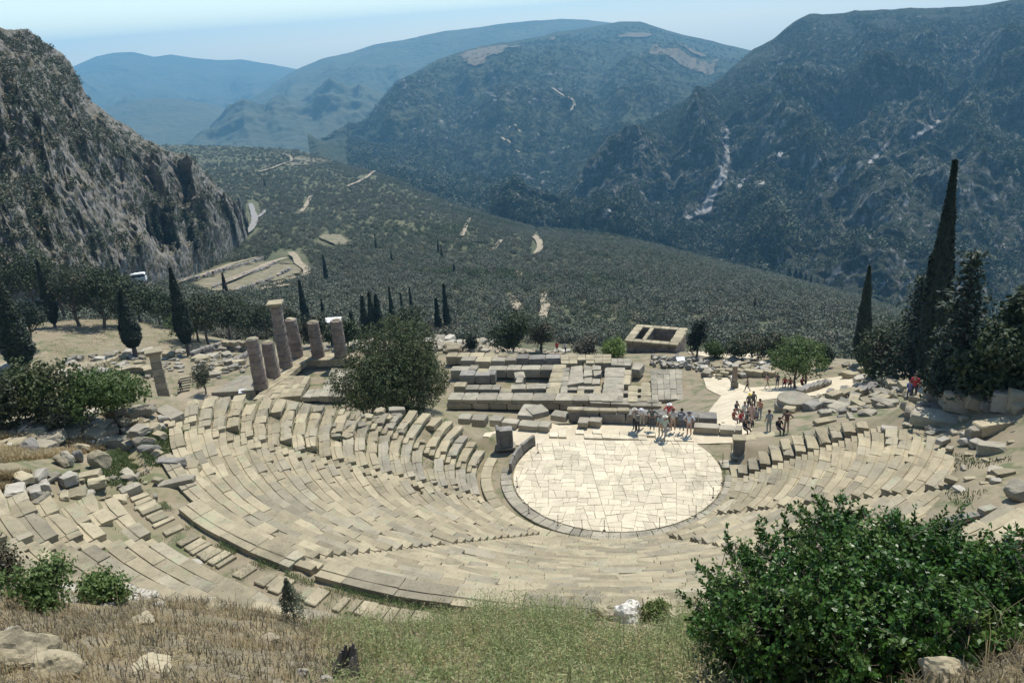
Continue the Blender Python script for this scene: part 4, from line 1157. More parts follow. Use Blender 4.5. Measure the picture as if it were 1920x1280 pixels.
# by the path and behind the temple
bushy(PG(1491, 728), 640, 112, 'green shade tree with spreading crown beside the path', 'green', n=7000, leafm=.24, trunk=.34, lobes=9, seed=31, name='shade_tree')
bushy(P(746, 762, -8.6), 590, 200, 'large dark green juniper tree in front of the temple', 'juniper', n=60000, leafm=.20, trunk=.02, lobes=14, seed=32, name='juniper_tree', low=True)
for (bx, by, ty, w, lab, m, n, s) in [(765, 655, 572, 84, 'olive green pine behind the juniper tree', 'pine', 4500, 33), (962, 668, 586, 82, 'dark spreading tree behind the temple', 'pine', 6000, 34),
        (886, 662, 622, 24, 'small dark tree among the far rubble', 'fir', 1500, 35), (1016, 662, 600, 46, 'leafy green bush right of the dark spreading tree', 'dkgreen', 2500, 36),
        (1097, 672, 628, 60, 'grey-green rounded shrub behind the temple', 'scrub', 2500, 37), (1152, 676, 634, 56, 'bright green bush left of the roofless building', 'bright', 3000, 38),
        (1306, 668, 596, 36, 'dark tree just right of the roofless building', 'fir', 2500, 39), (1392, 674, 626, 66, 'green bush behind the path right of the building', 'dkgreen', 3000, 40),
        (1450, 680, 622, 66, 'dark green bush behind the shade tree', 'dkgreen', 3000, 41), (1058, 656, 612, 16, 'little pointed conifer behind the temple', 'fir', 1200, 42), (1545, 690, 640, 30, 'small dark shrub behind the pale path at right', 'fir', 1500, 43),
        (1130, 650, 612, 40, 'dark scrub tree far behind the bright bush', 'fir', 1500, 44), (1340, 672, 640, 40, 'low green bush beside the upper path', 'green', 1500, 45)]:
    bushy(PG(bx, by), ty, w, lab, m, 'shrub' if ('bush' in lab or 'shrub' in lab) else 'tree', n=n, leafm=.3, trunk=.12, seed=s, name='shrub' if ('bush' in lab or 'shrub' in lab) else 'leafy_tree')
# left of the theatre
bushy(PG(222, 797), 692, 122, 'light green airy tree with several stems below the square pillar', 'green', n=7000, leafm=.17, trunk=.3, lobes=9, seed=51, name='airy_tree')
bushy(PG(75, 800), 676, 150, 'olive bushy tree near the left edge', 'juniper', n=6500, leafm=.2, trunk=.05, lobes=9, seed=52)
bushy(PG(120, 806), 736, 100, 'low grey-green shrub in front of the bushy tree', 'olive', 'shrub', n=4000, leafm=.17, trunk=.03, seed=53, name='shrub')
bushy(PG(8, 812), 700, 84, 'dark shrub cut by the left edge of the picture', 'dkgreen', 'shrub', n=4500, leafm=.19, trunk=.03, seed=54, name='shrub')
bushy(P(386, 738, -14.6), 684, 42, 'small round tree with a thin trunk beside the path', 'dkgreen', n=2200, leafm=.2, trunk=.3, seed=55, name='leafy_tree')
bushy(PG(66, 655), 556, 62, 'dark leafy tree on the grass slope between the left cypresses', 'fir', n=3500, leafm=.3, trunk=.2, seed=56)
pines = [(150, 612, 495, 80), (196, 616, 500, 76), (236, 612, 512, 70), (120, 590, 480, 76), (20, 600, 470, 100), (62, 560, 470, 80), (175, 575, 490, 80), (262, 600, 520, 60), (300, 606, 535, 60), (392, 648, 546, 78), (432, 640, 540, 80),
         (470, 640, 556, 70), (500, 634, 566, 56), (372, 640, 560, 70), (330, 618, 548, 60), (545, 640, 572, 46), (225, 575, 496, 60), (-30, 600, 490, 90), (590, 650, 590, 46), (655, 655, 600, 40), (630, 650, 612, 40)]
pm_ = {}
for k, (bx, by, ty, w) in enumerate(pines):
    base = PG(bx, by) if by > 600 else PD(bx, by, 180.+.4*k)
    if np.linalg.norm(base-CAM) > 185: base = PD(bx, by, 182.)
    bushy(base, ty, w, 'dark pine in the dense stand between the cliff and the grass slope' if bx < 310 else 'dark pine in the stand behind the temple columns', 'pine' if k % 3 else 'dkgreen', 'tree',
          'pines below the cliff' if bx < 310 else 'pines behind the columns', n=2600, leafm=.42, trunk=.22, lobes=7, seed=100+k, name='pine_tree')
bushy(PG(345, 640), 575, 54, 'lighter green bush behind the tall cypress', 'green', 'shrub', n=2200, leafm=.28, trunk=.05, seed=57, name='shrub')

# ---------------------------------------------------------------- scattered scrub and olive groves
def inpoly(p, poly):
    x, y = p; c = False; n = len(poly)
    for i in range(n):
        (x1, y1), (x2, y2) = poly[i], poly[i-1]
        if (y1 > y) != (y2 > y) and x < (x2-x1)*(y-y1)/(y2-y1)+x1: c = not c
    return c
SCREES = [[(1361, 236), (1367, 240), (1368, 300), (1364, 335), (1350, 352), (1340, 372), (1334, 400), (1290, 413), (1280, 410), (1318, 386), (1326, 362), (1346, 332), (1358, 296)],
          [(1382, 352), (1396, 334), (1398, 350), (1390, 360)], [(1626, 306), (1664, 266), (1668, 270), (1634, 308)], [(1498, 318), (1504, 290), (1510, 292), (1506, 320)], [(1520, 316), (1534, 296), (1540, 300), (1526, 320)],
          [(1418, 348), (1434, 340), (1432, 348)], [(1560, 340), (1585, 310), (1588, 314), (1568, 342)], [(1120, 414), (1144, 388), (1146, 396), (1130, 412)], [(1700, 262), (1760, 226), (1766, 230), (1716, 262)], [(1455, 305), (1462, 280), (1468, 286), (1462, 306)]]
def unit_bush(seed, n, size, mat, lobes=5, squash=.8):
    r = np.random.default_rng(seed); lb = [(0, 0, .55, .36, .36, .36*squash)]
    for k in range(lobes):
        a = 2*math.pi*k/lobes+r.random(); q = .26
        lb.append((q*math.cos(a), q*math.sin(a), .36+.3*r.random(), .26, .26, .24*squash))
    V, F = lobed(lb, n, size, seed, .7)
    t_ = MB().tube([(0, 0, -.1), (.02, 0, .2), (0, .02, .5)], [.05, .04, .02], 5); F3 = [q for q in t_.f if len(q) == 4]
    return np.concatenate([V, np.concatenate(t_.v)]), np.concatenate([F, np.array(F3)+len(V)])
def src(name, V, F, mat, cname):
    c = bpy.data.collections.get(cname) or bpy.data.collections.new(cname)
    o = bpy.data.objects.new(name, new_mesh(name, V, F, M[mat])); c.objects.link(o); return c
for s in range(4):
    CO = src('olive_crown', *unit_bush(200+s, 170, .15, 'olive'), 'olive' if s else 'scrub', 'olive_sources')
    CS = src('scrub_crown', *unit_bush(220+s, 60, .24, 'scrub'), ('dkgreen', 'scrub', 'olive', 'dkgreen')[s], 'scrub_sources')
    CM = src('forest_crown', *unit_bush(240+s, 34, .34, 'pine'), ('pine', 'dkgreen', 'fir', 'pine')[s], 'forest_sources')

def scatter(name, pts, scl, coll, cat=None):
    """many copies of the source crowns, one object"""
    me = bpy.data.meshes.new(name); me.vertices.add(len(pts)); me.vertices.foreach_set('co', np.asarray(pts, np.float32).ravel())
    for an, dt, key, val in (('sc', 'FLOAT', 'value', scl), ('rz', 'FLOAT', 'value', rng.random(len(pts))*6.28), ('ix', 'INT', 'value', rng.integers(0, 4, len(pts)))):
        at = me.attributes.new(an, dt, 'POINT'); at.data.foreach_set(key, np.asarray(val, np.int32 if dt == 'INT' else np.float32))
    o = bpy.data.objects.new(name, me); col.objects.link(o); tag(o, kind='stuff')
    ng = bpy.data.node_groups.new(name+'_nodes', 'GeometryNodeTree')
    ng.interface.new_socket('Geometry', in_out='INPUT', socket_type='NodeSocketGeometry'); ng.interface.new_socket('Geometry', in_out='OUTPUT', socket_type='NodeSocketGeometry')
    gi = ng.nodes.new('NodeGroupInput'); go = ng.nodes.new('NodeGroupOutput'); ip = ng.nodes.new('GeometryNodeInstanceOnPoints')
    ci = ng.nodes.new('GeometryNodeCollectionInfo'); ci.inputs[0].default_value = coll; ci.inputs['Separate Children'].default_value = True; ci.inputs['Reset Children'].default_value = True
    ip.inputs['Pick Instance'].default_value = True
    def attr(n, t):
        a = ng.nodes.new('GeometryNodeInputNamedAttribute'); a.data_type = t; a.inputs[0].default_value = n
        return [q for q in a.outputs if q.enabled][0]
    cx = ng.nodes.new('ShaderNodeCombineXYZ'); ng.links.new(attr('rz', 'FLOAT'), cx.inputs[2])
    ng.links.new(gi.outputs[0], ip.inputs['Points']); ng.links.new(ci.outputs[0], ip.inputs['Instance'])
    ng.links.new(attr('ix', 'INT'), ip.inputs['Instance Index']); ng.links.new(cx.outputs[0], ip.inputs['Rotation'])
    ng.links.new(attr('sc', 'FLOAT'), ip.inputs['Scale']); ng.links.new(ip.outputs[0], go.inputs[0])
    md = o.modifiers.new('scatter', 'NODES'); md.node_group = ng
    return o

clear_px = []          # pixel discs kept free of trees: (x, y, rx, ry)
def keep(p):
    x, y, z = pix(p)
    ok = np.ones(len(p), bool)
    for cx_, cy_, rx, ry in clear_px: ok &= ((x-cx_)/rx)**2+((y-cy_)/ry)**2 > 1
    return ok
clear_px += [(480, 515, 95, 26), (420, 535, 60, 22), (540, 500, 45, 30), (350, 525, 50, 14), (474, 400, 16, 26), (470, 432, 14, 14), (450, 448, 20, 12), (420, 464, 24, 9), (625, 454, 36, 11), (575, 385, 6, 16), (1006, 458, 9, 24), (1021, 575, 6, 32), (965, 572, 6, 16), (690, 333, 20, 5), (560, 490, 12, 26)]
def sample(layer, n, umin, umax, vmin, vmax, fn=None, cl_=.75):
    u = umin+(umax-umin)*rng.random(n*3); v = vmin+(vmax-vmin)*rng.random(n*3)
    e = 1.5
    p = layer.surf(u, v); pu = layer.surf(u+e, v); pv_ = layer.surf(u, np.minimum(v+.01, layer.n-1.001))
    area = np.linalg.norm(np.cross(pu-p, pv_-p), axis=1)
    cl = .55+cl_*fbm(p/38., 3, 4)+.9*fbm(p/150., 4, 44)
    w = area*np.clip(cl, .06, 2)
    if fn is not None: w = w*fn(p)
    d = np.linalg.norm(p-CAM, axis=1); w = w/np.clip(d/500, .5, 6)**.75
    k = rng.choice(len(p), n, replace=False, p=w/w.sum())
    p = p[k]; return p[keep(p)]
op = sample(L1, 38000, -250, 2200, .5, 5.0, None, .3)
dist = np.linalg.norm(op-CAM, axis=1); osc = (2.7+2.3*rng.random(len(op))**1.5)
op[:, 2] -= .18*osc
x, y, z = pix(op); vis = (x > 0) & (x < 1920) & (y < 650) & (y > 0) & (dist > 190)
near = np.argsort(np.where(vis, dist, 1e9))[:280]
solo = np.zeros(len(op), bool); solo[near] = True
scatter('olive_grove', op[~solo], osc[~solo], CO)
ot = [new_mesh('olive_tree', *unit_bush(260+s, 420, .10, 'olive'), M['olive'] if s % 2 else M['scrub']) for s in range(6)]
for i in near:
    o = link('olive_tree', ot[rng.integers(6)], None, op[i], (0, 0, rng.random()*6), osc[i]*np.array([1, 1, .85+.3*rng.random()]))
    tag(o, 'grey-green olive tree on the slope directly below the ruins', 'tree', 'nearest olive trees of the grove')
# undergrowth between the olives
up_ = sample(L1, 11000, -250, 2200, .25, 5.0); scatter('slope_scrub', up_-np.array([0, 0, .2]), .8+1.2*rng.random(len(up_)), CS)
ep = sample(LE, 5200, -150, 470, .1, 3.95, lambda p: np.clip(.4+2.*fbm(p/26., 4, 72), .02, 3)); scatter('cliff_scrub', ep-np.array([0, 0, .4]), 1.0+2.8*rng.random(len(ep))**2.4, CS)
kp = sample(LK, 14000, 655, 1500, .1, 3.9, lambda p: np.exp(-np.maximum(np.linalg.norm(p-CAM, axis=1)-1700, 0)/900)+.02); scatter('valley_forest', kp-np.array([0, 0, 1.5]), 7+6*rng.random(len(kp)), CM)

# ---------------------------------------------------------------- roads, paths, fields and scree on the slopes
M['asphalt'] = soil('pale_asphalt', [(.25, .235, .21), (.20, .19, .175)], .2, bmp=.1)  # pale warm-grey road surface in two tones
M['track'] = soil('dirt_track', [(.30, .25, .17), (.24, .20, .135)], .2, bmp=.2)
M['field'] = soil('bare_red_field', [(.155, .118, .072), (.12, .10, .058), (.075, .075, .042), (.16, .115, .075)], .014, bmp=.2)
M['scree'] = soil('grey_scree', [(.30, .285, .26), (.24, .23, .205), (.16, .155, .14)], .05, bmp=.6, bd=1.)
M['terrace'] = soil('excavated_terrace', [(.19, .16, .105), (.135, .13, .07), (.24, .20, .135), (.115, .118, .062)], .1)

def strip(layer, name, pts, w, mat, lift=.7, kind='structure'):
    """a road or track draped along a line of pixels; w in metres (list or number)"""
    pts = np.array(pts, float); n = 14*(len(pts)-1)+1
    t = np.linspace(0, len(pts)-1, n); X = np.interp(t, np.arange(len(pts)), pts[:, 0]); Y = np.interp(t, np.arange(len(pts)), pts[:, 1])
    k = np.ones(9)/9; Xs = np.convolve(np.pad(X, 4, mode='edge'), k, 'valid'); Ys = np.convolve(np.pad(Y, 4, mode='edge'), k, 'valid')
    c = layer.many(list(zip(Xs, Ys))); c[:, 2] += lift
    d = np.gradient(c, axis=0); d[:, 2] = 0; d = unit(d); s = np.stack([-d[:, 1], d[:, 0], 0*d[:, 0]], -1)
    W = np.interp(t, np.linspace(0, len(pts)-1, len(w)), w) if hasattr(w, '__len__') else np.full(n, float(w))
    W = W*(1+.12*vnoise(np.stack([t*3, 0*t, 0*t], -1)))
    V = np.concatenate([c-s*W[:, None]/2, c+s*W[:, None]/2]); F = np.array([(i, i+1, n+i+1, n+i) for i in range(n-1)])
    return tag(mobj(name, V, F, mat, smooth=True), kind=kind)
def fading(m):
    """ragged edge: the sheet thins out towards its rim"""
    nt = m.node_tree; b = nt.nodes['Principled BSDF']; a = N(nt, 'ShaderNodeAttribute', attribute_name='fade')
    ad = nt.nodes.new('ShaderNodeMath'); ad.operation = 'ADD'; nt.links.new(a.outputs['Fac'], ad.inputs[0])
    ns_ = nt.nodes.new('ShaderNodeMath'); ns_.operation = 'MULTIPLY_ADD'; ns_.inputs[1].default_value = 1.6; ns_.inputs[2].default_value = -.8
    nt.links.new(tex(nt, FADE_S.get(m.name, .1), detail=7, rough=.7), ns_.inputs[0]); nt.links.new(ns_.outputs[0], ad.inputs[1])
    lo_ = -.05 if m.name == 'grey_scree' else .32
    nt.links.new(ramp(nt, ad.outputs[0], lo_, lo_+.23), b.inputs['Alpha'])
FADE_S = {'bare_red_field': .012, 'grey_scree': .03, 'excavated_terrace': .09}
for q_ in ('field', 'scree', 'terrace'): fading(M[q_])
def lpatch(layer, name, poly, mat, cell=7, lift=.8, kind='structure', near=0):
    """a sheet draped on a slope inside a polygon of pixels"""
    pts = []
    for a, b in zip(np.array(poly, float), np.roll(np.array(poly, float), -1, 0)):
        n_ = max(1, int(np.linalg.norm(b-a)/3)); nr_ = np.array([-(b-a)[1], (b-a)[0]])/(np.linalg.norm(b-a)+1e-9)
        for k in range(n_): pts.append(a+(b-a)*k/n_+(nr_*(rng.random()-.5)*min(4, .16*np.ptp(np.array(poly)[:, 1])) if k else 0))
    pts = np.array(pts); bmx = bmesh.new(); fc = bmx.faces.new([bmx.verts.new((*q, 0)) for q in pts]); bmesh.ops.triangulate(bmx, faces=[fc])
    tris = [np.array([v.co[:2] for v in f3.verts]) for f3 in bmx.faces]; bmx.free()
    key = {}; V = []; F = []
    for t in tris:
        if np.cross(t[1]-t[0], t[2]-t[0]) < 0: t = t[::-1]
        (x0, y0), (x1, y1) = np.floor(t.min(0)/cell), np.ceil(t.max(0)/cell)
        for i in range(int(x0), int(x1)):
            for j in range(int(y0), int(y1)):
                pl = [np.array(q, float)*cell for q in ((i, j), (i+1, j), (i+1, j+1), (i, j+1))]
                for k in range(3):
                    e = t[(k+1) % 3]-t[k]; n = np.array([e[1], -e[0]]); pl = clip(pl, n, t[k]@n)
                    if len(pl) < 3: break
                if len(pl) < 3: continue
                ids = []
                for q in pl:
                    kk = (round(float(q[0]), 2), round(float(q[1]), 2))
                    if kk not in key: key[kk] = len(V); V.append(q)
                    ids.append(key[kk])
                ids = [q for k, q in enumerate(ids) if q != ids[k-1]]
                if len(ids) >= 3: F.append(ids)
    V = np.array(V); W = layer.many(V) if not near else np.array([layer.cast(*q) for q in V]); W[:, 2] += lift; W -= unit(W-CAM)*near
    if near: dd_ = np.linalg.norm(W-CAM, axis=1); F = [f for f in F if np.ptp(dd_[f]) < 180]
    o = mobj(name, W, F, mat, smooth=True); ed = np.full(len(V), 1e9)
    for a, b in zip(np.array(poly, float), np.roll(np.array(poly, float), -1, 0)):
        t = np.clip(((V-a)@(b-a))/((b-a)@(b-a)), 0, 1); ed = np.minimum(ed, np.linalg.norm(V-a-t[:, None]*(b-a), axis=1))
    pq_ = np.array(poly, float); pn_ = np.roll(pq_, -1, 0); inr_ = abs(np.sum(pq_[:, 0]*pn_[:, 1]-pn_[:, 0]*pq_[:, 1]))/np.linalg.norm(pn_-pq_, axis=1).sum()*.5
    at = o.data.attributes.new('fade', 'FLOAT', 'POINT'); at.data.foreach_set('value', np.clip(ed/max(1.6, 1.1*inr_), 0, 1).astype(np.float32))
    return tag(o, kind=kind)

strip(L1, 'road', [(470, 384), (475, 400), (479, 412), (475, 428), (468, 438), (456, 446)], [4, 5, 5, 4], M['asphalt'], 1.6)
strip(L1, 'road', [(478, 412), (488, 408), (500, 396)], 3.5, M['asphalt'], 1.4)
strip(L1, 'dirt_track', [(585, 366), (578, 382), (567, 398), (563, 405)], 4, M['track'], 1.5)
strip(L1, 'dirt_track', [(985, 438), (1000, 444), (1012, 456), (1013, 470), (1002, 482)], [3, 4.5, 4.5, 3.5], M['track'], 1.8)
strip(L1, 'dirt_track', [(1026, 548), (1018, 560), (1024, 580), (1018, 598), (1021, 610)], [3.0, 3.0, 2.6, 2], M['track'], 1.3)
strip(L1, 'dirt_track', [(957, 560), (966, 575), (974, 588)], [2, 4, 3], M['track'], 1.2)
strip(L1, 'dirt_track', [(704, 318), (696, 330), (672, 342), (650, 352)], 5, M['track'], 2)
strip(L1, 'dirt_track', [(530, 290), (548, 298), (545, 305), (515, 318), (480, 328)], 5, M['track'], 2)
strip(L1, 'dirt_track', [(920, 476), (930, 466), (940, 452)], 3, M['track'], 1.5); strip(L1, 'dirt_track', [(866, 446), (872, 430), (880, 410)], 3.5, M['track'], 1.5)
strip(L1, 'dirt_track', [(973, 525), (975, 508)], 3, M['track'], 1.3)
lpatch(L1, 'bare_field', [(555, 292), (600, 295), (640, 300), (600, 312), (545, 320), (520, 316)], M['terrace'], 4, 1.5)
lpatch(L1, 'bare_field', [(590, 440), (640, 442), (668, 462), (640, 470), (600, 455)], M['terrace'], 4, 1.5)
lpatch(L1, 'excavation_terrace', [(330, 538), (410, 505), (490, 484), (560, 488), (580, 505), (572, 525), (520, 540), (470, 556), (400, 560)], M['terrace'], 4, 1.2)
for k, (pts, w) in enumerate([([(318, 545), (380, 520), (440, 500), (490, 486)], 3), ([(410, 542), (460, 520), (505, 500), (540, 488)], 4), ([(545, 478), (556, 488), (560, 500), (578, 512), (575, 522), (540, 530), (490, 550)], 3.5), ([(545, 540), (500, 548), (480, 552)], 5)]):
    strip(L1, 'gravel_path', pts, w, M['track'], 2.0)
for pts, lab in [([(340, 535), (420, 510), (495, 488)], 'long ruined retaining wall at the upper edge of the excavated terrace'), ([(400, 545), (470, 517), (520, 498)], 'ruined wall through the middle of the excavated terrace'),
            ([(440, 552), (500, 532), (548, 508)], 'ruined wall along the lower edge of the excavated terrace'), ([(455, 522), (505, 506)], 'short ruined wall inside the excavated terrace')]:
    A = [L1.at(*q) for q in pts]; w_ = empty('ruined_wall', A[0], 0, lab, 'ruin')
    for a, b in zip(A[:-1], A[1:]):
        n = max(2, int(np.linalg.norm(b-a)/3.2))
        for q in range(n):
            if rng.random() < .15: continue
            t = (q+.5)/n; c = a*(1-t)+b*t; c[2] += 1.3
            link('stone_block', ub(('dark', 'brick')[q % 2]), w_, c-A[0], (0, 0, math.atan2(b[1]-a[1], b[0]-a[0])+(rng.random()-.5)*.1), (np.linalg.norm(b-a)/n*.95, 1.2, 1.2+1.2*rng.random()))

# mountain: scree chutes, bare fields, tracks
bp = sample(LB, 26000, 930, 2150, .15, 3.95, lambda p: np.clip(.5+2.2*fbm(p/210., 5, 71), .03, 3)); far_ = np.ones(len(bp), bool)
for k, s_ in enumerate(SCREES):
    o_ = lpatch(LB, 'scree', s_, M['scree'], 3, 1, near=6)
    for v_ in o_.data.vertices: far_ &= ((bp-np.array(v_.co))**2).sum(1) > 16**2
bp = bp[far_]; scatter('mountain_forest', bp-np.array([0, 0, 1.0]), 4.5+4.5*rng.random(len(bp)), CM)
for s_ in [[(840, 108), (900, 90), (950, 90), (1000, 112), (950, 122), (905, 160), (872, 145), (860, 122)], [(1190, 112), (1232, 120), (1268, 132), (1330, 140), (1356, 136), (1335, 165), (1280, 160), (1215, 146)],
           [(1150, 82), (1180, 72), (1240, 78), (1210, 86)], [(1022, 98), (1046, 96), (1040, 104)], [(1260, 128), (1300, 120), (1340, 128), (1318, 140)]]: lpatch(LK, 'bare_field', s_, M['field'], 3.5, 8)
for pts, w in [([(1034, 219), (1060, 233), (1082, 243), (1070, 256)], 6), ([(958, 268), (962, 280), (980, 288)], 6), ([(940, 295), (955, 308), (978, 315)], 6)]: strip(LK, 'mountain_track', pts, w, M['track'], 12)

# crags and ledges standing out of the mountain
M['crag'] = stone('grey_crag', (.20, .185, .16), (.14, .13, .115), (.10, .095, .085), .25, vary=.4)
def crag(seed):
    r = np.random.default_rng(seed); bm = bmesh.new(); bmesh.ops.create_icosphere(bm, subdivisions=2, radius=.5)
    V = np.array([v.co[:] for v in bm.verts])
    for k in range(7):
        n = unit(r.normal(size=3)); d = .12+.25*r.random(); t = V@n; V = V-np.outer(np.maximum(t-d, 0), n)
    F = np.array([[v.index for v in f.verts] for f in bm.faces]); bm.free()
    return V*np.array([1.5, .8, 1.3])*(.8+.4*r.random(3)), F
for s in range(4):
    V, F = crag(600+s); CC = src('crag', V, F, 'crag', 'crag_sources')
rockmask = lambda f, lo: (lambda p: np.clip(fbm(p*f, 4, 17, True)-lo, 0, 1)**1.5+.001)
cp_ = sample(LK, 500, 690, 1400, 1.0, 3.0, rockmask(1/300., .4)); scatter('ridge_crags', cp_-np.array([0, 0, 4]), 10+14*rng.random(len(cp_))**2, CC)

# ---------------------------------------------------------------- paths of the sanctuary
def pgs(l): return [PG(*q) for q in l]
patch('path', pgs([(1325, 806), (1392, 806), (1398, 775), (1415, 755), (1480, 745), (1530, 742), (1590, 728), (1655, 708), (1660, 696), (1612, 700), (1540, 712), (1480, 722), (1405, 728), (1352, 742), (1330, 770)]), M['path'], sub=1., lift=.06)
patch('path', pgs([(1352, 742), (1405, 728), (1350, 700), (1330, 690), (1316, 700), (1325, 730)]), M['path'], sub=1., lift=.07)
patch('path', pgs([(1290, 664), (1340, 672), (1410, 676), (1440, 668), (1400, 662), (1330, 655), (1295, 650)]), M['path'], sub=1., lift=.08)
patch('path', [P(*q, -14.6) for q in [(290, 775), (325, 750), (345, 728), (430, 722), (470, 716), (470, 736), (420, 748), (400, 765)]], M['track'], sub=1., lift=.08)
patch('path', pgs([(800, 655), (900, 650), (1060, 655), (1060, 664), (900, 660), (800, 664)]), M['track'], sub=1., lift=.08)
patch('earth_patch', pgs([(650, 790), (710, 790), (720, 815), (690, 830), (640, 815)]), M['earth'], sub=1., lift=.05)

# ---------------------------------------------------------------- loose stones
def rubble(poly, n, smin, smax, mats, label, group, name='stone_block', tilt=.25, flatk=1., share=.32):
    """stones strewn inside a pixel polygon: the largest are things of their own, the small fry one mass"""
    P_ = np.array(poly, float); lo, hi = P_.min(0), P_.max(0); it = []
    while len(it) < n:
        q = lo+(hi-lo)*rng.random(2)
        if not inpoly(q, poly): continue
        it.append((smin+(smax-smin)*rng.random()**2, PG(*q)))
    it.sort(key=lambda t: -t[0]*px_m(t[1]))
    ns = max(3, int(n*share)); mass = MB(); c0 = it[0][1]
    for k, (s, p) in enumerate(it):
        me = RB[mats[rng.integers(len(mats))]][rng.integers(9)]
        loc = p+np.array([0, 0, s*.16*flatk]); rot = ((rng.random()-.5)*tilt, (rng.random()-.5)*tilt, rng.random()*6.3); sc = (s*(.8+.5*rng.random()), s*(.8+.6*rng.random()), s*flatk*(.7+.7*rng.random()))
        if k < ns: tag(link(name, me, None, loc, rot, sc), label, 'stone', group)
        else:
            mt = Matrix.LocRotScale(Vector(loc-c0), __import__('mathutils').Euler(rot), Vector(sc))
            mass.add([mt@v.co for v in me.vertices], [list(f.vertices) for f in me.polygons], k % 2)
    tag(mass.build('rubble', [M[mats[0]], M[mats[-1]]], None, c0), kind='stuff')
rubble([(795, 655), (800, 625), (850, 622), (930, 640), (925, 665), (850, 664)], 85, .7, 2.6, ('grey', 'white', 'seat'), 'pale fallen block in the rubble field behind the juniper tree', 'rubble behind the juniper tree')
rubble([(990, 652), (1060, 648), (1090, 660), (1050, 665), (980, 664)], 28, .5, 1.5, ('white', 'grey'), 'small pale stone in the rubble behind the middle of the temple', 'rubble behind the temple')
rubble([(1215, 690), (1225, 672), (1290, 674), (1330, 680), (1320, 700), (1270, 692)], 90, .35, .9, ('white', 'grey', 'dark'), 'small upright stone in the cluster in front of the roofless building', 'stone cluster before the building', tilt=.8, flatk=2.2)
rubble([(1310, 700), (1330, 682), (1440, 676), (1455, 700), (1380, 715), (1330, 712)], 110, .35, 1.2, ('white', 'grey', 'seat'), 'broken stone in the ruins left of the shade tree', 'ruins left of the shade tree', tilt=.5, flatk=1.5)
rubble([(1500, 760), (1560, 730), (1640, 715), (1700, 735), (1660, 770), (1600, 790), (1540, 780)], 95, .4, 1.5, ('grey', 'seat', 'dark'), 'grey block in the rubble between the right seats and the path', 'rubble above the right seats')
rubble([(1560, 700), (1600, 680), (1660, 690), (1700, 715), (1650, 720), (1600, 712)], 45, .6, 1.8, ('grey', 'white', 'seat'), 'stone lying along the pale path at right', 'stones along the right path')
rubble([(1650, 760), (1720, 730), (1920, 722), (1920, 775), (1800, 770), (1720, 790)], 80, .5, 1.6, ('grey', 'dark', 'seat'), 'boulder in the rough heap under the conifers', 'boulder heap under the conifers', tilt=.5, flatk=1.3)
rubble([(1650, 800), (1780, 780), (1900, 830), (1880, 900), (1790, 950), (1745, 900), (1740, 850)], 45, .25, .8, ('seat', 'white', 'grey'), 'small stone on the bare brown earth right of the seats', 'stones on the brown earth')
rubble([(360, 700), (370, 660), (430, 640), (480, 655), (470, 700), (400, 715)], 95, .6, 2.0, ('grey', 'seat', 'dark'), 'fallen block in the ruins left of the temple columns', 'ruins left of the columns')
rubble([(110, 720), (130, 670), (250, 655), (340, 660), (340, 700), (250, 720), (180, 740)], 100, .6, 1.9, ('grey', 'seat', 'white'), 'stone block in the ruins on the slope left of the square pillar', 'ruins left of the pillar')
rubble([(0, 740), (0, 690), (60, 690), (110, 700), (80, 740)], 30, .6, 1.6, ('white', 'grey'), 'pale stone in the heap at the foot of the broad cypress', 'stones under the broad cypress')
rubble([(0, 835), (60, 790), (180, 780), (300, 770), (335, 800), (200, 835), (100, 850)], 90, .3, 1.3, ('seat', 'grey', 'white'), 'flat stone strewn on the slope below the light green tree', 'stones below the light green tree', flatk=.8)
rubble([(20, 960), (30, 900), (150, 880), (300, 900), (345, 930), (250, 950), (130, 935)], 55, .25, .9, ('seat', 'white', 'grey'), 'small stone in the grass above the upper seat rows', 'stones above the upper rows')
rubble([(630, 830), (620, 790), (700, 770), (760, 770), (740, 800), (690, 830)], 34, .3, 1.1, ('grey', 'seat'), 'loose block on the earth between the tumbled left rows', 'blocks between the left rows')
rubble([(540, 660), (660, 640), (760, 645), (660, 664)], 60, .6, 1.8, ('white', 'grey'), 'pale block on the rubble behind the temple porch', 'rubble behind the porch')

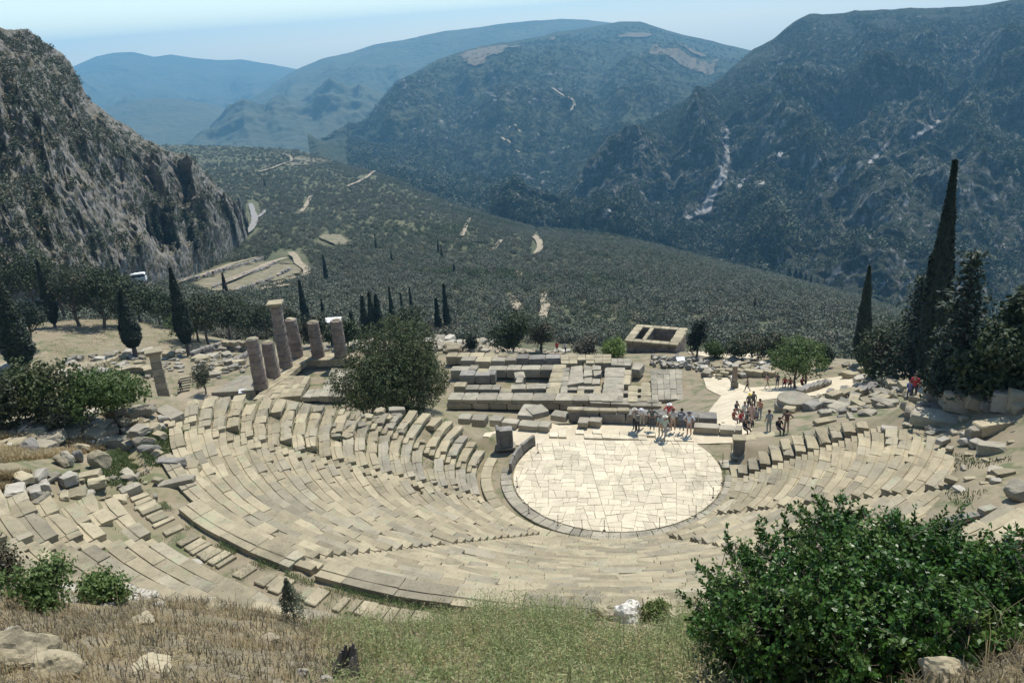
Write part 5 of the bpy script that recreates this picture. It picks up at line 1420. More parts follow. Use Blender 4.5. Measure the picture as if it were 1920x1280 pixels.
big = [((60, 850), 2.7, 1.2, 1.1, 'dark', 'large flat-topped grey boulder at the left edge of the grass'), ((120, 872), 1.5, .9, .6, 'grey', 'low boulder right of the large flat-topped one'), ((128, 872), 1.0, .8, .9, 'dark', 'rounded dark boulder leaning on its neighbour at left'),
       ((150, 868), .7, .6, .8, 'dark', 'small upright dark boulder between two larger ones'), ((155, 848), 1.3, .9, .6, 'grey', 'tilted slab on top of the dark boulders'), ((186, 878), 1.5, 1.0, 1.1, 'seat', 'big pale rounded boulder in the middle of the left grass'),
       ((215, 838), 1.9, 1.0, .7, 'grey', 'split block with layered top on the left slope'), ((180, 826), 1.6, .8, .7, 'seat', 'row-end block standing above the dry grass'), ((45, 808), 1.5, .9, .7, 'seat', 'squared block in the dry grass at the far left'), ((75, 812), 1.2, .8, .6, 'grey', 'second squared block in the dry grass at left'),
       ((246, 850), .8, .7, .9, 'dark', 'dark cubic block left of two stacked stones'), ((272, 838), 1.3, .8, .6, 'dark', 'oval stone lying on top of another'), ((280, 852), 1.5, .7, .6, 'dark', 'long dark stone under the oval one'), ((294, 862), .9, .7, .5, 'grey', 'rounded boulder beside the long dark stone'),
       ((300, 822), .9, .5, .45, 'seat', 'orange-tinted flat stone in the grass'), ((320, 880), 1.9, .8, .6, 'dark', 'long broken block above the left row ends'), ((350, 886), 1.7, .9, .6, 'grey', 'pale broken block next to the left row ends'), ((334, 918), 2.0, .6, .6, 'dark', 'long dark block lying at the head of the kerb row'),
       ((355, 1068), 1.4, .8, .35, 'white', 'rough pale rock lying on the upper seat rows'), ((1755, 795), 3.4, 1.8, .9, 'dark', 'huge flat slab with a shaded front above the right seats'), ((1815, 765), 3.4, 2.0, 1.7, 'dark', 'massive squared block under the conifers'), ((1885, 768), 1.8, 1.4, 1.5, 'grey', 'tall block right of the massive one'),
       ((1860, 810), 2.6, 1.1, .9, 'grey', 'tilted slab on the brown earth at right'), ((1835, 822), 1.9, .7, 1.0, 'dark', 'narrow upright slab beside the tilted one'), ((1858, 850), 1.5, 1.0, .7, 'grey', 'pointed block on the brown earth below the tilted slab'), ((1812, 832), 1.1, .7, .5, 'white', 'white-topped boulder right of the seats'),
       ((1668, 812), 1.3, .7, .4, 'white', 'white flat stone at the top of the right seats'), ((1705, 772), 1.6, 1.0, .9, 'grey', 'boulder left of the huge flat slab'), ((1672, 748), 1.6, 1.2, 1.2, 'grey', 'upright boulder at the foot of the conifers'), ((1915, 935), 1.6, 1.2, 1.0, 'dark', 'dark boulder at the right edge above the upper seats'),
       ((1800, 985), 1.9, .35, .55, 'dark', 'overturned dark block lying on the right upper seats'), ((1850, 968), .8, .5, .4, 'dark', 'small dark stone right of the overturned block'), ((1480, 775), 1.2, .8, .8, 'seat', 'pale cube-like block beside the round pedestal'), ((1545, 795), 1.9, .7, .5, 'seat', 'fallen slab at the head of the right seat rows')]
for k, (q, l, w, h, m, lab) in enumerate(big):
    p = PG(*q); sc_b = .72 if (q[0] > 1640 and q[1] < 830) else .8; l, w, h = l*sc_b, w*sc_b, h*sc_b; m = {'dark': 'grey', 'grey': 'seat'}.get(m, m) if k % 3 else m
    nat = any(s in lab for s in ('boulder', 'rock', 'rounded', 'oval'))
    if nat: me = rock_mesh('boulder', l/2, w/2, h/2*1.25, M[m], 700+k, 3, .24, 1.7, 10)
    else: me = worn_mesh('fallen_block', l, w, h, M[m], 700+k, .13, 6)
    o = link('boulder' if nat else 'fallen_block', me, None, p+np.array([0, 0, h*.36]), ((rng.random()-.5)*.25, (rng.random()-.5)*.25, (rng.random()-.5)*1.2 if l/w < 2.5 else .35), (1, 1, 1))
    tag(o, lab, 'boulder' if nat else 'stone')

# ruined walls on the left and right terraces
for pts, w, h, lab in [([(366, 672), (418, 655), (424, 652)], .9, 1.3, 'curved ruined wall left of the temple columns'), ([(416, 657), (470, 660)], 1.0, 1.6, 'straight dark ruined wall reaching the nearest temple column'), ([(385, 694), (440, 684), (470, 668)], .8, .8, 'low ruined wall beside the green strip left of the columns'),
                       ([(140, 704), (205, 686)], 1.2, 1.0, 'platform wall of grey blocks on the left slope'), ([(156, 714), (214, 700)], 1.2, .9, 'lower platform wall of grey blocks on the left slope'), ([(128, 682), (160, 674)], .9, .8, 'small ruined wall high on the left slope'), ([(205, 683), (240, 672)], .8, .7, 'thin line of stones left of the bare-trunked cypress'),
                       ([(1560, 752), (1620, 742), (1660, 730)], .9, .7, 'ruined wall line above the right seats'), ([(1345, 706), (1450, 709)], .9, .9, 'low straight wall in front of the ruins left of the shade tree'), ([(1505, 740), (1560, 722)], .8, .6, 'stones lining the lower side of the pale path'),
                       ([(1640, 730), (1665, 740), (1690, 742)], 1.2, 1.3, 'rough wall at the foot of the conifers'), ([(795, 630), (850, 627)], 1.2, .8, 'pale wall at the top of the far rubble field'), ([(1085, 640), (1150, 652)], 1., .7, 'low pale wall behind the grey-green shrub')]:
    A = pgs(pts); wl_ = empty('ruined_wall', A[0], 0, lab, 'ruin')
    for a, b in zip(A[:-1], A[1:]):
        for lev in range(2 if h > 1 else 1):
            zz = np.array([0, 0, h if lev == 0 and h <= 1 else h*(lev+1)/2])
            along(wl_, A[0], a+zz, b+zz, w, h if h <= 1 else h/2, ('grey', 'seat', 'dark')[rng.integers(3)], 'stone_block', 1.2, rough=2.2, miss=.12)
# curved exedra base and stepped slabs beside the pillar
eb0 = PG(255, 702); ex_ = empty('curved_bench', eb0, 0, 'curved grey stone bench base below the bare-trunked cypress', 'bench')
for k in range(9):
    a = math.radians(150-k*15); link('stone_block', ub('grey'), ex_, (2.6*math.cos(a), 2.6*math.sin(a)-1.5, .3), (0, 0, a+1.57), (.75, .9, .9)); link('seat_slab', ub('seat'), ex_, (2.5*math.cos(a), 2.5*math.sin(a)-1.5, .82), (0, 0, a+1.57), (.78, 1.2, .16))
sb0 = P(332, 742, -14.6); sb_ = empty('stepped_base', sb0, .5, 'stack of stepped slabs just right of the square pillar', 'steps')
for k in range(6):
    link('step', ub('seat' if k % 2 else 'grey'), sb_, (.1*k+.9, .42*k+1.2, .12+.2*k), (0, 0, .05*rng.random()), (1.5, .6, .26))
# round pedestal, thin column and sign by the path
rp0 = PG(1488, 768); rp_ = empty('round_pedestal', rp0, 0, 'large round stone pedestal in two courses beside the right seats', 'pedestal')
for z0, h_, r_ in ((0, .7, 1.55), (.7, .45, 1.35)):
    n = 26; V = []
    for zz, kk in ((0, 1), (h_*.9, 1), (h_, .95)):
        for q in range(n): rr = r_*kk*(1+.03*rng.random()); V.append((rr*math.cos(6.283*q/n), rr*math.sin(6.283*q/n), zz))
    F = [[i*n+q, i*n+(q+1) % n, (i+1)*n+(q+1) % n, (i+1)*n+q] for i in range(2) for q in range(n)]+[[2*n+q for q in range(n)]]
    mobj('course', V, F, M['grey'], rp_, (0, 0, z0))
tc0 = PG(1377, 728); tc_ = empty('thin_column', tc0, 0, 'single slim dark column on a pale base beside the path', 'column')
link('base', ub('grey'), tc_, (0, 0, .45), (0, 0, 0), (.8, .8, 1.0)); MB().tube([(0, 0, .9), (0, 0, 1.8), (0, 0, 2.75)], [.32, .30, .28], 14).build('shaft', M['drum'], tc_); link('cap', ub('white'), tc_, (0, 0, 2.82), (0, 0, 0), (.75, .75, .18))
M['paint'] = flat('white_paint', (.75, .75, .72), .5, vary=.03); M['red'] = flat('red_board', (.45, .12, .08), .6)
for (x, y, lab) in [(458, 745, 'small white information board beside the nearest column'), (1276, 672, 'white information board in front of the roofless building')]:
    p = P(x, y, -14.5) if x < 1000 else PG(x, y+14); s_ = empty('information_board', p, .2, lab, 'sign')
    MB().box((0, 0, .95), (1.1, .04, .7)).build('panel', M['paint'], s_, (0, 0, 0), (-.6, 0, 0)) if False else mobj('panel', np.array([(-.55, -.3, .8), (.55, -.3, .8), (.55, .25, 1.15), (-.55, .25, 1.15), (-.55, -.3, .76), (.55, -.3, .76), (.55, .25, 1.11), (-.55, .25, 1.11)]), [(0, 1, 2, 3), (7, 6, 5, 4), (0, 4, 5, 1), (1, 5, 6, 2), (2, 6, 7, 3), (3, 7, 4, 0)], M['paint'], s_)
    for q in (-.45, .45): MB().tube([(q, 0, 0), (q, 0, .92)], .03, 6).build('leg', M['metal'], s_)
# white shelter roof behind the columns, bus on the road
cbase = L1.at(632, 655); cb = empty('white_shelter', cbase, .1, 'white flat-roofed shelter behind the rightmost columns', 'shelter'); hh = height_to(cbase, 600)
mobj('roof', np.array([(-1.7, -1.2, hh), (1.7, -1.2, hh), (1.7, 1.2, hh+.25), (-1.7, 1.2, hh+.25), (-1.7, -1.2, hh-.1), (1.7, -1.2, hh-.1), (1.7, 1.2, hh+.15), (-1.7, 1.2, hh+.15)]), [(0, 1, 2, 3), (7, 6, 5, 4), (0, 4, 5, 1), (1, 5, 6, 2), (2, 6, 7, 3), (3, 7, 4, 0)], M['paint'], cb)
for q in ((-1.5, -1), (1.5, -1), (1.5, 1), (-1.5, 1)): MB().tube([(*q, -.5), (*q, hh)], .06, 6).build('post', M['metal'], cb)
M['glass'] = flat('dark_glass', (.03, .035, .04), .15); M['rubber'] = flat('rubber', (.03, .03, .03), .8)
bb = LE.cast(246, 530); bus = empty('tour_bus', bb, .35, 'white tour bus half hidden by trees at the foot of the cliff', 'bus')
mbx = MB(); mbx.box((0, 0, 1.2), (10.5, 2.5, 1.5)); mbx.box((0, 0, 2.9), (10.3, 2.4, .45), 0, 0, .94); mbx.build('body', M['paint'], bus)
MB().box((0, 0, 2.3), (10.35, 2.42, .75)).build('window_band', M['glass'], bus)
for q in (-3.2, 3.4):
    for w_ in (-1.1, 1.1): MB().tube([(q, w_-.15, .45), (q, w_+.15, .45)], .48, 14).build('wheel', M['rubber'], bus)

# ---------------------------------------------------------------- people
SK = [  # joint: parent, radius
    ('pelvis', None, .125), ('spine', 'pelvis', .115), ('chest', 'spine', .135), ('neck', 'chest', .052), ('head', 'neck', .088), ('crown_', 'head', .075),
    ('shl', 'chest', .062), ('ell', 'shl', .045), ('wrl', 'ell', .033), ('hal', 'wrl', .038), ('shr', 'chest', .062), ('elr', 'shr', .045), ('wrr', 'elr', .033), ('har', 'wrr', .038),
    ('hil', 'pelvis', .095), ('knl', 'hil', .062), ('anl', 'knl', .043), ('tol', 'anl', .040), ('hir', 'pelvis', .095), ('knr', 'hir', .062), ('anr', 'knr', .043), ('tor', 'anr', .040)]
STAND = dict(pelvis=(0, 0, .96), spine=(0, 0, 1.16), chest=(0, .01, 1.36), neck=(0, .02, 1.50), head=(0, .04, 1.60), crown_=(0, .04, 1.68),
             shl=(-.19, 0, 1.42), ell=(-.25, -.02, 1.14), wrl=(-.24, .10, .92), hal=(-.235, .14, .84), shr=(.19, 0, 1.42), elr=(.25, -.02, 1.14), wrr=(.24, .10, .92), har=(.235, .14, .84),
             hil=(-.095, 0, .90), knl=(-.11, .03, .50), anl=(-.12, -.01, .09), tol=(-.14, .15, .045), hir=(.095, 0, .90), knr=(.11, .03, .50), anr=(.12, -.01, .09), tor=(.14, .15, .045))
POSES = {'stand': STAND,
    'camera': dict(STAND, ell=(-.27, .16, 1.22), wrl=(-.12, .30, 1.46), hal=(-.07, .30, 1.54), elr=(.27, .16, 1.22), wrr=(.12, .30, 1.46), har=(.07, .30, 1.54)),
    'walk': dict(STAND, knl=(-.10, .18, .52), anl=(-.11, .26, .11), tol=(-.12, .42, .07), knr=(.10, -.05, .50), anr=(.11, -.32, .14), tor=(.12, -.20, .04), ell=(-.25, -.14, 1.16), wrl=(-.24, -.20, .94), hal=(-.23, -.18, .86), elr=(.25, .08, 1.16), wrr=(.22, .24, .98), har=(.21, .29, .91)),
    'bend': dict(STAND, spine=(0, .10, 1.13), chest=(0, .26, 1.27), neck=(0, .38, 1.34), head=(0, .46, 1.38), crown_=(0, .52, 1.42), shl=(-.19, .28, 1.30), ell=(-.28, .34, 1.04), wrl=(-.20, .42, .82), hal=(-.18, .45, .74), shr=(.19, .28, 1.30), elr=(.28, .34, 1.04), wrr=(.20, .42, .82), har=(.18, .45, .74)),
    'hips': dict(STAND, ell=(-.40, -.08, 1.18), wrl=(-.20, .03, 1.02), hal=(-.15, .06, .99), elr=(.40, -.08, 1.18), wrr=(.20, .03, 1.02), har=(.15, .06, .99)),
    'sit': dict(pelvis=(0, 0, .52), spine=(0, -.02, .72), chest=(0, .02, .92), neck=(0, .05, 1.06), head=(0, .08, 1.16), crown_=(0, .08, 1.24), shl=(-.19, .02, .98), ell=(-.25, .10, .74), wrl=(-.17, .30, .62), hal=(-.15, .37, .60), shr=(.19, .02, .98), elr=(.25, .10, .74), wrr=(.17, .30, .62), har=(.15, .37, .60),
                hil=(-.10, .06, .50), knl=(-.13, .44, .50), anl=(-.13, .46, .09), tol=(-.14, .60, .045), hir=(.10, .06, .50), knr=(.13, .44, .50), anr=(.13, .46, .09), tor=(.14, .60, .045))}
CLOTH = {}
def cloth(c):
    k = tuple(round(q, 3) for q in c)
    if k not in CLOTH: CLOTH[k] = flat('cloth', c, .85, vary=.08, s=20)
    return CLOTH[k]
SKIN = flat('skin', (.42, .26, .18), .6, vary=.04); SHOE = flat('shoe_leather', (.06, .05, .045), .6); HAIRS = [flat('dark_hair', (.03, .022, .016), .6), flat('grey_hair', (.35, .33, .31), .6), flat('brown_hair', (.09, .055, .03), .6)]
BODY = {}
def body_mesh(pose, shorts):
    J = POSES[pose]; names = [s[0] for s in SK]; idx = {n: i for i, n in enumerate(names)}
    me = bpy.data.meshes.new('body_frame'); me.from_pydata([J[n] for n in names], [(idx[s[1]], idx[s[0]]) for s in SK if s[1]], [])
    o = bpy.data.objects.new('body_frame', me); col.objects.link(o)
    md = o.modifiers.new('skin', 'SKIN'); md.use_smooth_shade = True
    for i, s in enumerate(SK):
        v = me.skin_vertices[0].data[i]; k = s[2]; v.radius = (k*1.18, k*.86) if s[0] in ('pelvis', 'spine', 'chest') else (k, k); v.use_root = i == 0
    sb = o.modifiers.new('sub', 'SUBSURF'); sb.levels = 1; sb.render_levels = 1
    dg = bpy.context.evaluated_depsgraph_get(); out = bpy.data.meshes.new_from_object(o.evaluated_get(dg))
    bpy.data.objects.remove(o)
    # five fingers on each hand
    bm = bmesh.new(); bm.from_mesh(out); nb = len(bm.faces)
    for h, w in (('hal', 'wrl'), ('har', 'wrr')):
        p = np.array(J[h]); d = unit(p-np.array(J[w])); sd_ = unit(np.cross(d, (0, 1, .2))); up_ = np.cross(sd_, d)
        for k in range(5):
            off = (k-2)*.017; L = (.045, .07, .078, .072, .058)[k]
            b0 = p+sd_*off+d*.015 if k else p+sd_*.034-d*.01
            t_ = MB().tube([b0, b0+d*L*.55+(sd_*.012 if k == 0 else 0), b0+d*L*.9+up_*.02], [.010, .009, .006], 5)
            vs = [bm.verts.new(q) for q in np.concatenate(t_.v)]
            for f in t_.f: bm.faces.new([vs[q] for q in f])
    bm.to_mesh(out); bm.free()
    pos = np.array([J[n] for n in names]); segs = [(idx[s[1]], idx[s[0]]) for s in SK if s[1]]
    part = {'neck': 0, 'head': 0, 'crown_': 0, 'spine': 1, 'chest': 1, 'shl': 1, 'shr': 1, 'ell': 1, 'elr': 1, 'wrl': 0, 'wrr': 0, 'hal': 0, 'har': 0, 'hil': 2, 'hir': 2, 'knl': 2, 'knr': 2, 'anl': 0 if shorts else 2, 'anr': 0 if shorts else 2, 'tol': 3, 'tor': 3}
    mi = []
    for f in out.polygons:
        c = np.array(f.center); best = 9; m = 1
        for a, b in segs:
            ab = pos[b]-pos[a]; t = np.clip((c-pos[a])@ab/(ab@ab), 0, 1); dd = np.linalg.norm(c-pos[a]-ab*t)
            if dd < best: best = dd; m = part[names[b]]
        mi.append(m)
    out.materials.clear()
    for q in (SKIN, SHOE, SHOE, SHOE): out.materials.append(q)
    out.polygons.foreach_set('material_index', mi); out.polygons.foreach_set('use_smooth', [True]*len(mi)); out.update()
    return out
def cap_mesh(kind):
    bm = bmesh.new(); bmesh.ops.create_icosphere(bm, subdivisions=2, radius=1)
    for v in bm.verts:
        if kind == 'hair': v.co.z = max(v.co.z, -.75) if v.co.y < .1 else max(v.co.z, .12)
        else: v.co.z = max(v.co.z, .05)
    bmesh.ops.scale(bm, vec=(.105, .118, .115), verts=bm.verts)
    if kind == 'hat': bmesh.ops.create_cone(bm, cap_ends=True, segments=16, radius1=.19, radius2=.17, depth=.015, matrix=Matrix.Translation((0, .02, .012)))
    me = bpy.data.meshes.new(kind); bm.to_mesh(me); bm.free(); me.polygons.foreach_set('use_smooth', [True]*len(me.polygons)); return me
CAP = {'hair': cap_mesh('hair'), 'hat': cap_mesh('hat')}
for k_ in CAP: CAP[k_].materials.append(HAIRS[0])
pack = MB().box((0, -.22, 1.22), (.28, .18, .42), 0, 0, .85); pack.box((0, -.33, 1.12), (.2, .06, .2)); packm = new_mesh('backpack', np.concatenate(pack.v), pack.f, SHOE)

def person(base, face, pose, shirt, legs, label, top=None, head='hair', hcol=0, shorts=False, bag=None, group='visitors', h=1.72):
    if (pose, shorts) not in BODY: BODY[(pose, shorts)] = body_mesh(pose, shorts)
    p = empty('person', base, face, label, 'person', group); k = h/1.72
    b = link('body', BODY[(pose, shorts)], p, (0, 0, 0), (0, 0, 0), (k,)*3)
    for i, m in enumerate((SKIN, cloth(shirt), cloth(legs), SHOE)): b.material_slots[i].link = 'OBJECT'; b.material_slots[i].material = m
    hd = np.array(POSES[pose]['head'])*k
    c = link(head, CAP[head], p, hd+np.array([0, -.012, .045])*k, (-.9 if pose == 'bend' else 0, 0, 0), (k*1.02,)*3)
    c.material_slots[0].link = 'OBJECT'; c.material_slots[0].material = HAIRS[hcol] if head == 'hair' else cloth(hcol)
    if bag: q = link('backpack', packm, p, (0, 0, 0) if pose != 'sit' else (0, 0, -.44), (0, 0, 0), (k,)*3); q.material_slots[0].link = 'OBJECT'; q.material_slots[0].material = cloth(bag)
    return p
WH, BK, BL, KH, RD, GY, DK = (.70, .69, .66), (.035, .035, .04), (.09, .14, .26), (.38, .32, .22), (.55, .06, .07), (.28, .29, .30), (.07, .07, .09)
st = lambda x, y: P(x, y, .06)
vis_ = [((1191, 806), 2.6, 'stand', (.45, .40, .33), BK, 'visitor in a beige top and sun hat at the left of the stage group', 'hat', (.55, .5, .4), False, None),
        ((1204, 798), 3.0, 'bend', WH, (.5, .47, .42), 'visitor in white leaning over the stage wall', 'hat', WH, False, None),
        ((1195, 810), .2, 'camera', (.36, .33, .28), BK, 'visitor in dark trousers standing in front of the one in beige', 'hair', 1, False, (.2, .19, .16)),
        ((1223, 805), 2.9, 'hips', (.10, .13, .12), (.09, .10, .13), 'visitor in dark clothes leaning on the wall in mid-group', 'hair', 0, False, None),
        ((1239, 818), .4, 'stand', (.42, .50, .48), (.42, .34, .26), 'visitor in a pale blue shirt and tan trousers near the front', 'hair', 1, False, None),
        ((1247, 822), -.6, 'walk', (.45, .52, .42), (.40, .38, .36), 'visitor in a patterned green top, foremost of the stage group', 'hat', (.6, .58, .5), False, None),
        ((1255, 797), 3.1, 'hips', RD, KH, 'visitor in a bright red jacket with elbows out', 'hat', WH, False, None),
        ((1262, 808), .1, 'camera', (.62, .58, .52), (.50, .36, .28), 'small visitor in a light top below the red jacket', 'hair', 2, True, None),
        ((1278, 808), -.4, 'stand', (.16, .18, .20), (.12, .14, .18), 'tall visitor in dark blue right of the red jacket', 'hair', 0, False, (.22, .24, .26)),
        ((1292, 815), -.2, 'hips', (.66, .70, .76), (.50, .33, .28), 'visitor in a white shirt and dark hat at the right of the stage group', 'hat', (.06, .06, .07), True, None)]
for q, fc, po, sh, lg, lab, hd, hc, so, bg in vis_: person(st(*q), fc, po, sh, lg, lab, None, hd, hc, so, bg, 'visitors on the stage', 1.80)
vis2 = [((1380, 778), -2.5, 'sit', DK, BK, 'dark-dressed visitor seated at the left of the tour group', 'hair', 0), ((1388, 800), -2.4, 'sit', RD, BK, 'visitor in red seated low in the tour group', 'hair', 0), ((1395, 792), -2.6, 'stand', WH, (.5, .5, .5), 'visitor in white standing inside the tour group', 'hair', 2), ((1404, 772), -2.8, 'stand', (.12, .12, .11), BK, 'dark visitor with a yellow cap at the back of the tour group', 'hat', (.6, .5, .08)),
        ((1412, 768), 2.7, 'stand', (.10, .12, .13), DK, 'visitor in dark clothes at the far back of the tour group', 'hair', 0), ((1400, 800), -2.2, 'sit', (.05, .07, .06), BK, 'visitor in black sitting in the middle of the tour group', 'hair', 0), ((1396, 815), -2.6, 'sit', BK, BK, 'dark visitor sitting on the kerb row', 'hair', 0), ((1409, 796), 2.6, 'stand', (.60, .42, .38), (.55, .4, .35), 'visitor in pink standing at the right of the seated group', 'hair', 2),
        ((1424, 786), 2.3, 'stand', (.50, .25, .17), (.2, .25, .27), 'visitor in an orange top with a walking stick', 'hair', 0), ((1417, 794), 2.2, 'sit', GY, BK, 'grey-dressed visitor sitting beside the orange top', 'hair', 0), ((1441, 812), .3, 'stand', (.33, .36, .35), (.30, .34, .33), 'visitor in grey-green standing alone left of the brown one', 'hair', 0),
        ((1459, 816), -2.8, 'sit', BK, BK, 'small dark figure sitting between two standing visitors', 'hair', 0), ((1474, 813), .1, 'hips', (.15, .08, .07), (.36, .30, .24), 'visitor in a dark red top with hands on hips by the right seats', 'hair', 0),
        ((1375, 796), -2.3, 'sit', (.30, .10, .08), DK, 'visitor in brown sitting at the left end of the tour group', 'hair', 2)]
for q, fc, po, sh, lg, lab, hd, hc in vis2: person(PG(*q, .02), fc, po, sh, lg, lab, None, hd, hc, po == 'hips', None, 'tour group by the path', 1.78)
for q, fc, po, sh, lg, lab in [((1401, 735), 1.3, 'walk', (.12, .10, .10), BK, 'lone walker on the path left of the shade tree'), ((1438, 729), -1.4, 'walk', (.40, .25, .2), KH, 'walker just left of the shade tree'), ((1457, 727), 2.5, 'stand', DK, DK, 'dark figure standing in the shade left of the trunk'), ((1471, 727), 2.8, 'sit', RD, BK, 'person in red sitting in the shade of the tree'),
        ((1481, 728), 2.8, 'sit', (.5, .15, .08), DK, 'person in orange-red sitting by the tree trunk'), ((1503, 728), -2.8, 'sit', (.45, .08, .07), BK, 'person in red sitting right of the tree trunk'), ((1510, 726), -2.2, 'stand', (.3, .2, .15), DK, 'person standing at the right edge of the tree shade'), ((341, 735), .6, 'camera', BK, BK, 'figure in black on the pale path right of the square pillar'),
        ((1045, 662), .3, 'walk', RD, DK, 'tiny figure in red on the track behind the temple'), ((1060, 663), -.5, 'walk', WH, DK, 'tiny figure in white on the track behind the temple'), ((1712, 752), 2.6, 'stand', (.45, .06, .07), DK, 'person in red among the boulders under the conifers'), ((1703, 752), 2.2, 'stand', (.07, .12, .40), DK, 'person in blue among the boulders under the conifers'),
        ((820, 660), 1.0, 'walk', (.5, .35, .3), DK, 'tiny figure left on the track behind the juniper'), ((870, 658), -1.0, 'walk', (.30, .16, .1), BK, 'tiny dark figure on the track near the small dark tree')]:
    person(PG(*q, .02) if q[0] > 500 else P(*q, -14.58), fc, po, sh, lg, lab, None, 'hair', 0, False, None, 'visitors along the paths', 1.75)

# ---------------------------------------------------------------- foreground bank
cx_ = np.array([-700, 0, 200, 400, 560, 800, 1000, 1200, 1350, 1600, 1920, 2700], float); cyv = np.array([1100, 1106, 1112, 1130, 1158, 1168, 1160, 1172, 1160, 1150, 1075, 1000], float)
us = np.linspace(-1500, 3600, 330); cr_ = ray(us, np.interp(us, cx_, cyv)); hd_ = cr_.copy(); hd_[:, 2] = 0; hl = np.linalg.norm(hd_, axis=1); hd_ /= hl[:, None]
tn = -cr_[:, 2]/hl; scr = np.interp(us, [-700, 0, 560, 1350, 2000, 2700], [10.5, 10., 9.2, 8.6, 8.0, 8.0]); slp = tn-1.6/scr     # distance to the brow of the bank and its slope
az = np.arctan2(hd_[:, 0], hd_[:, 1])
bn_ = lambda X, Y: .09*fbm(np.stack([X*1.1, Y*1.1, 0*X], -1), 4, 66)+.05*fbm(np.stack([X*4, Y*4, 0*X], -1), 3, 67)
tt = np.concatenate([np.linspace(.03, 1, 130), np.linspace(1.02, 1.9, 26)])
S = scr[None]*tt[:, None]; XY = CAM[None, None, :2]+hd_[None, :, :2]*S[..., None]
Z = CH-1.6-np.where(tt[:, None] <= 1, slp[None]*S, slp[None]*scr[None]+(S-scr[None])*1.7)
Z = Z+bn_(XY[..., 0], XY[..., 1])*np.clip(S/3, 0, 1)
bi = np.arange(S.size).reshape(S.shape); bf = np.stack([bi[:-1, :-1], bi[:-1, 1:], bi[1:, 1:], bi[1:, :-1]], -1).reshape(-1, 4)
tag(mobj('grassy_bank', np.concatenate([XY, Z[..., None]], -1).reshape(-1, 3), bf, M['hill'], smooth=True), kind='structure')
def bank_at(h2, s):
    """point on the bank in horizontal direction h2 at distance s"""
    k = np.interp(np.arctan2(h2[..., 0], h2[..., 1]), az, slp); X = CAM[0]+h2[..., 0]*s; Y = CAM[1]+h2[..., 1]*s
    return np.stack([X, Y, CH-1.6-k*s+bn_(X, Y)], -1)
def BK_(px, py, lift=0):
    d = ray(px, py); h = math.hypot(d[0], d[1]); u = d[:2]/h; k = float(np.interp(math.atan2(u[0], u[1]), az, slp)); s = min(1.6/max(-d[2]/h-k, .05), float(np.interp(math.atan2(u[0], u[1]), az, scr))*1.03)
    p = bank_at(np.array(u), np.array(s)); p[2] += lift; return p
# random places on the bank with their pixels
def bank_pts(n):
    i = rng.random(n)*(len(us)-1); uu = np.interp(i, np.arange(len(us)), us); k = i.astype(int)
    sc_ = np.interp(uu, us, scr); s = sc_*(.22+.8*np.sqrt(rng.random(n))*.98); h = np.stack([np.interp(uu, us, hd_[:, 0]), np.interp(uu, us, hd_[:, 1])], -1); h = unit(h)
    p = bank_at(h, s)
    x, y, z = pix(p); ok = (x > -600) & (x < 2700) & (y < 1500) & (z > 1); return p[ok], x[ok], y[ok]
def blades(p, h, w, bend, r):
    """curved grass blades"""
    n = len(p); a = r.random(n)*6.283; d = np.stack([np.cos(a), np.sin(a), 0*a], -1); sd_ = np.stack([-np.sin(a), np.cos(a), 0*a], -1)
    h = np.broadcast_to(h, (n,))[:, None]; w = np.broadcast_to(w, (n,))[:, None]; bend = np.broadcast_to(bend, (n,))[:, None]
    z = np.array([0, 0, 1.]); m = p+z*h*.55+d*bend*h*.3; t = p+z*h*(1-.35*bend)+d*bend*h*.95
    V = np.stack([p-sd_*w, p+sd_*w, m+sd_*w*.7, m-sd_*w*.7, t], 1).reshape(-1, 3); b = np.arange(n)*5
    return V, np.concatenate([np.stack([b, b+1, b+2, b+3], -1)]), np.stack([b+3, b+2, b+4], -1)
def grass_obj(name, V, Q, T_, mat):
    me = bpy.data.meshes.new(name); nf = len(Q)+len(T_); me.vertices.add(len(V)); me.vertices.foreach_set('co', V.astype(np.float32).ravel())
    me.loops.add(len(Q)*4+len(T_)*3); me.loops.foreach_set('vertex_index', np.concatenate([Q.ravel(), T_.ravel()]).astype(np.int32)); me.polygons.add(nf)
    me.polygons.foreach_set('loop_start', np.concatenate([np.arange(len(Q))*4, len(Q)*4+np.arange(len(T_))*3]).astype(np.int32)); me.update(calc_edges=True); me.materials.append(mat)
    o = bpy.data.objects.new(name, me); col.objects.link(o); return tag(o, kind='stuff')
M['dry'] = leaf('dry_grass', (.42, .33, .175), (.27, .205, .11), (.30, .26, .16), trans=.3, s=1.5)
M['brown'] = leaf('withered_weeds', (.10, .085, .055), (.19, .155, .105), (.12, .125, .07), trans=.2, s=2)
M['weed'] = leaf('feathery_weeds', (.15, .20, .07), (.33, .36, .16), (.38, .33, .17), trans=.35, s=2.5)
M['bushleaf'] = leaf('glossy_leaves', (.030, .085, .012), (.085, .19, .030), (.14, .22, .05), trans=.22, rough=.38, s=3)
M['turf'] = leaf('green_turf', (.06, .10, .03), (.12, .15, .05), trans=.25)
p, x, y = bank_pts(100000)
gz = sstep(480, 860, x)*sstep(1400, 1250, x)*sstep(1140, 1190, y)+.5*sstep(700, 900, x)*sstep(1330, 1280, x)
clump = fbm(p*2.3, 3, 12); green = gz*(.75+.8*clump+.5*fbm(p*.9, 3, 14))+(np.random.default_rng(5).random(len(p))-.5)*.8*(gz > .02) > .52
stone_gap = ((x-1185)/95)**2+((y-1165)/38)**2 < 1
hole = fbm(p*1.6, 3, 19)
rr = np.random.default_rng(3)
q = ~green & (clump > -.35) & (hole < .22) & ~(stone_gap & (rr.random(len(p)) < .8)); k = q.sum(); hgt = (.05+.15*rr.random(k)**1.6)*(.8+.8*clump[q])
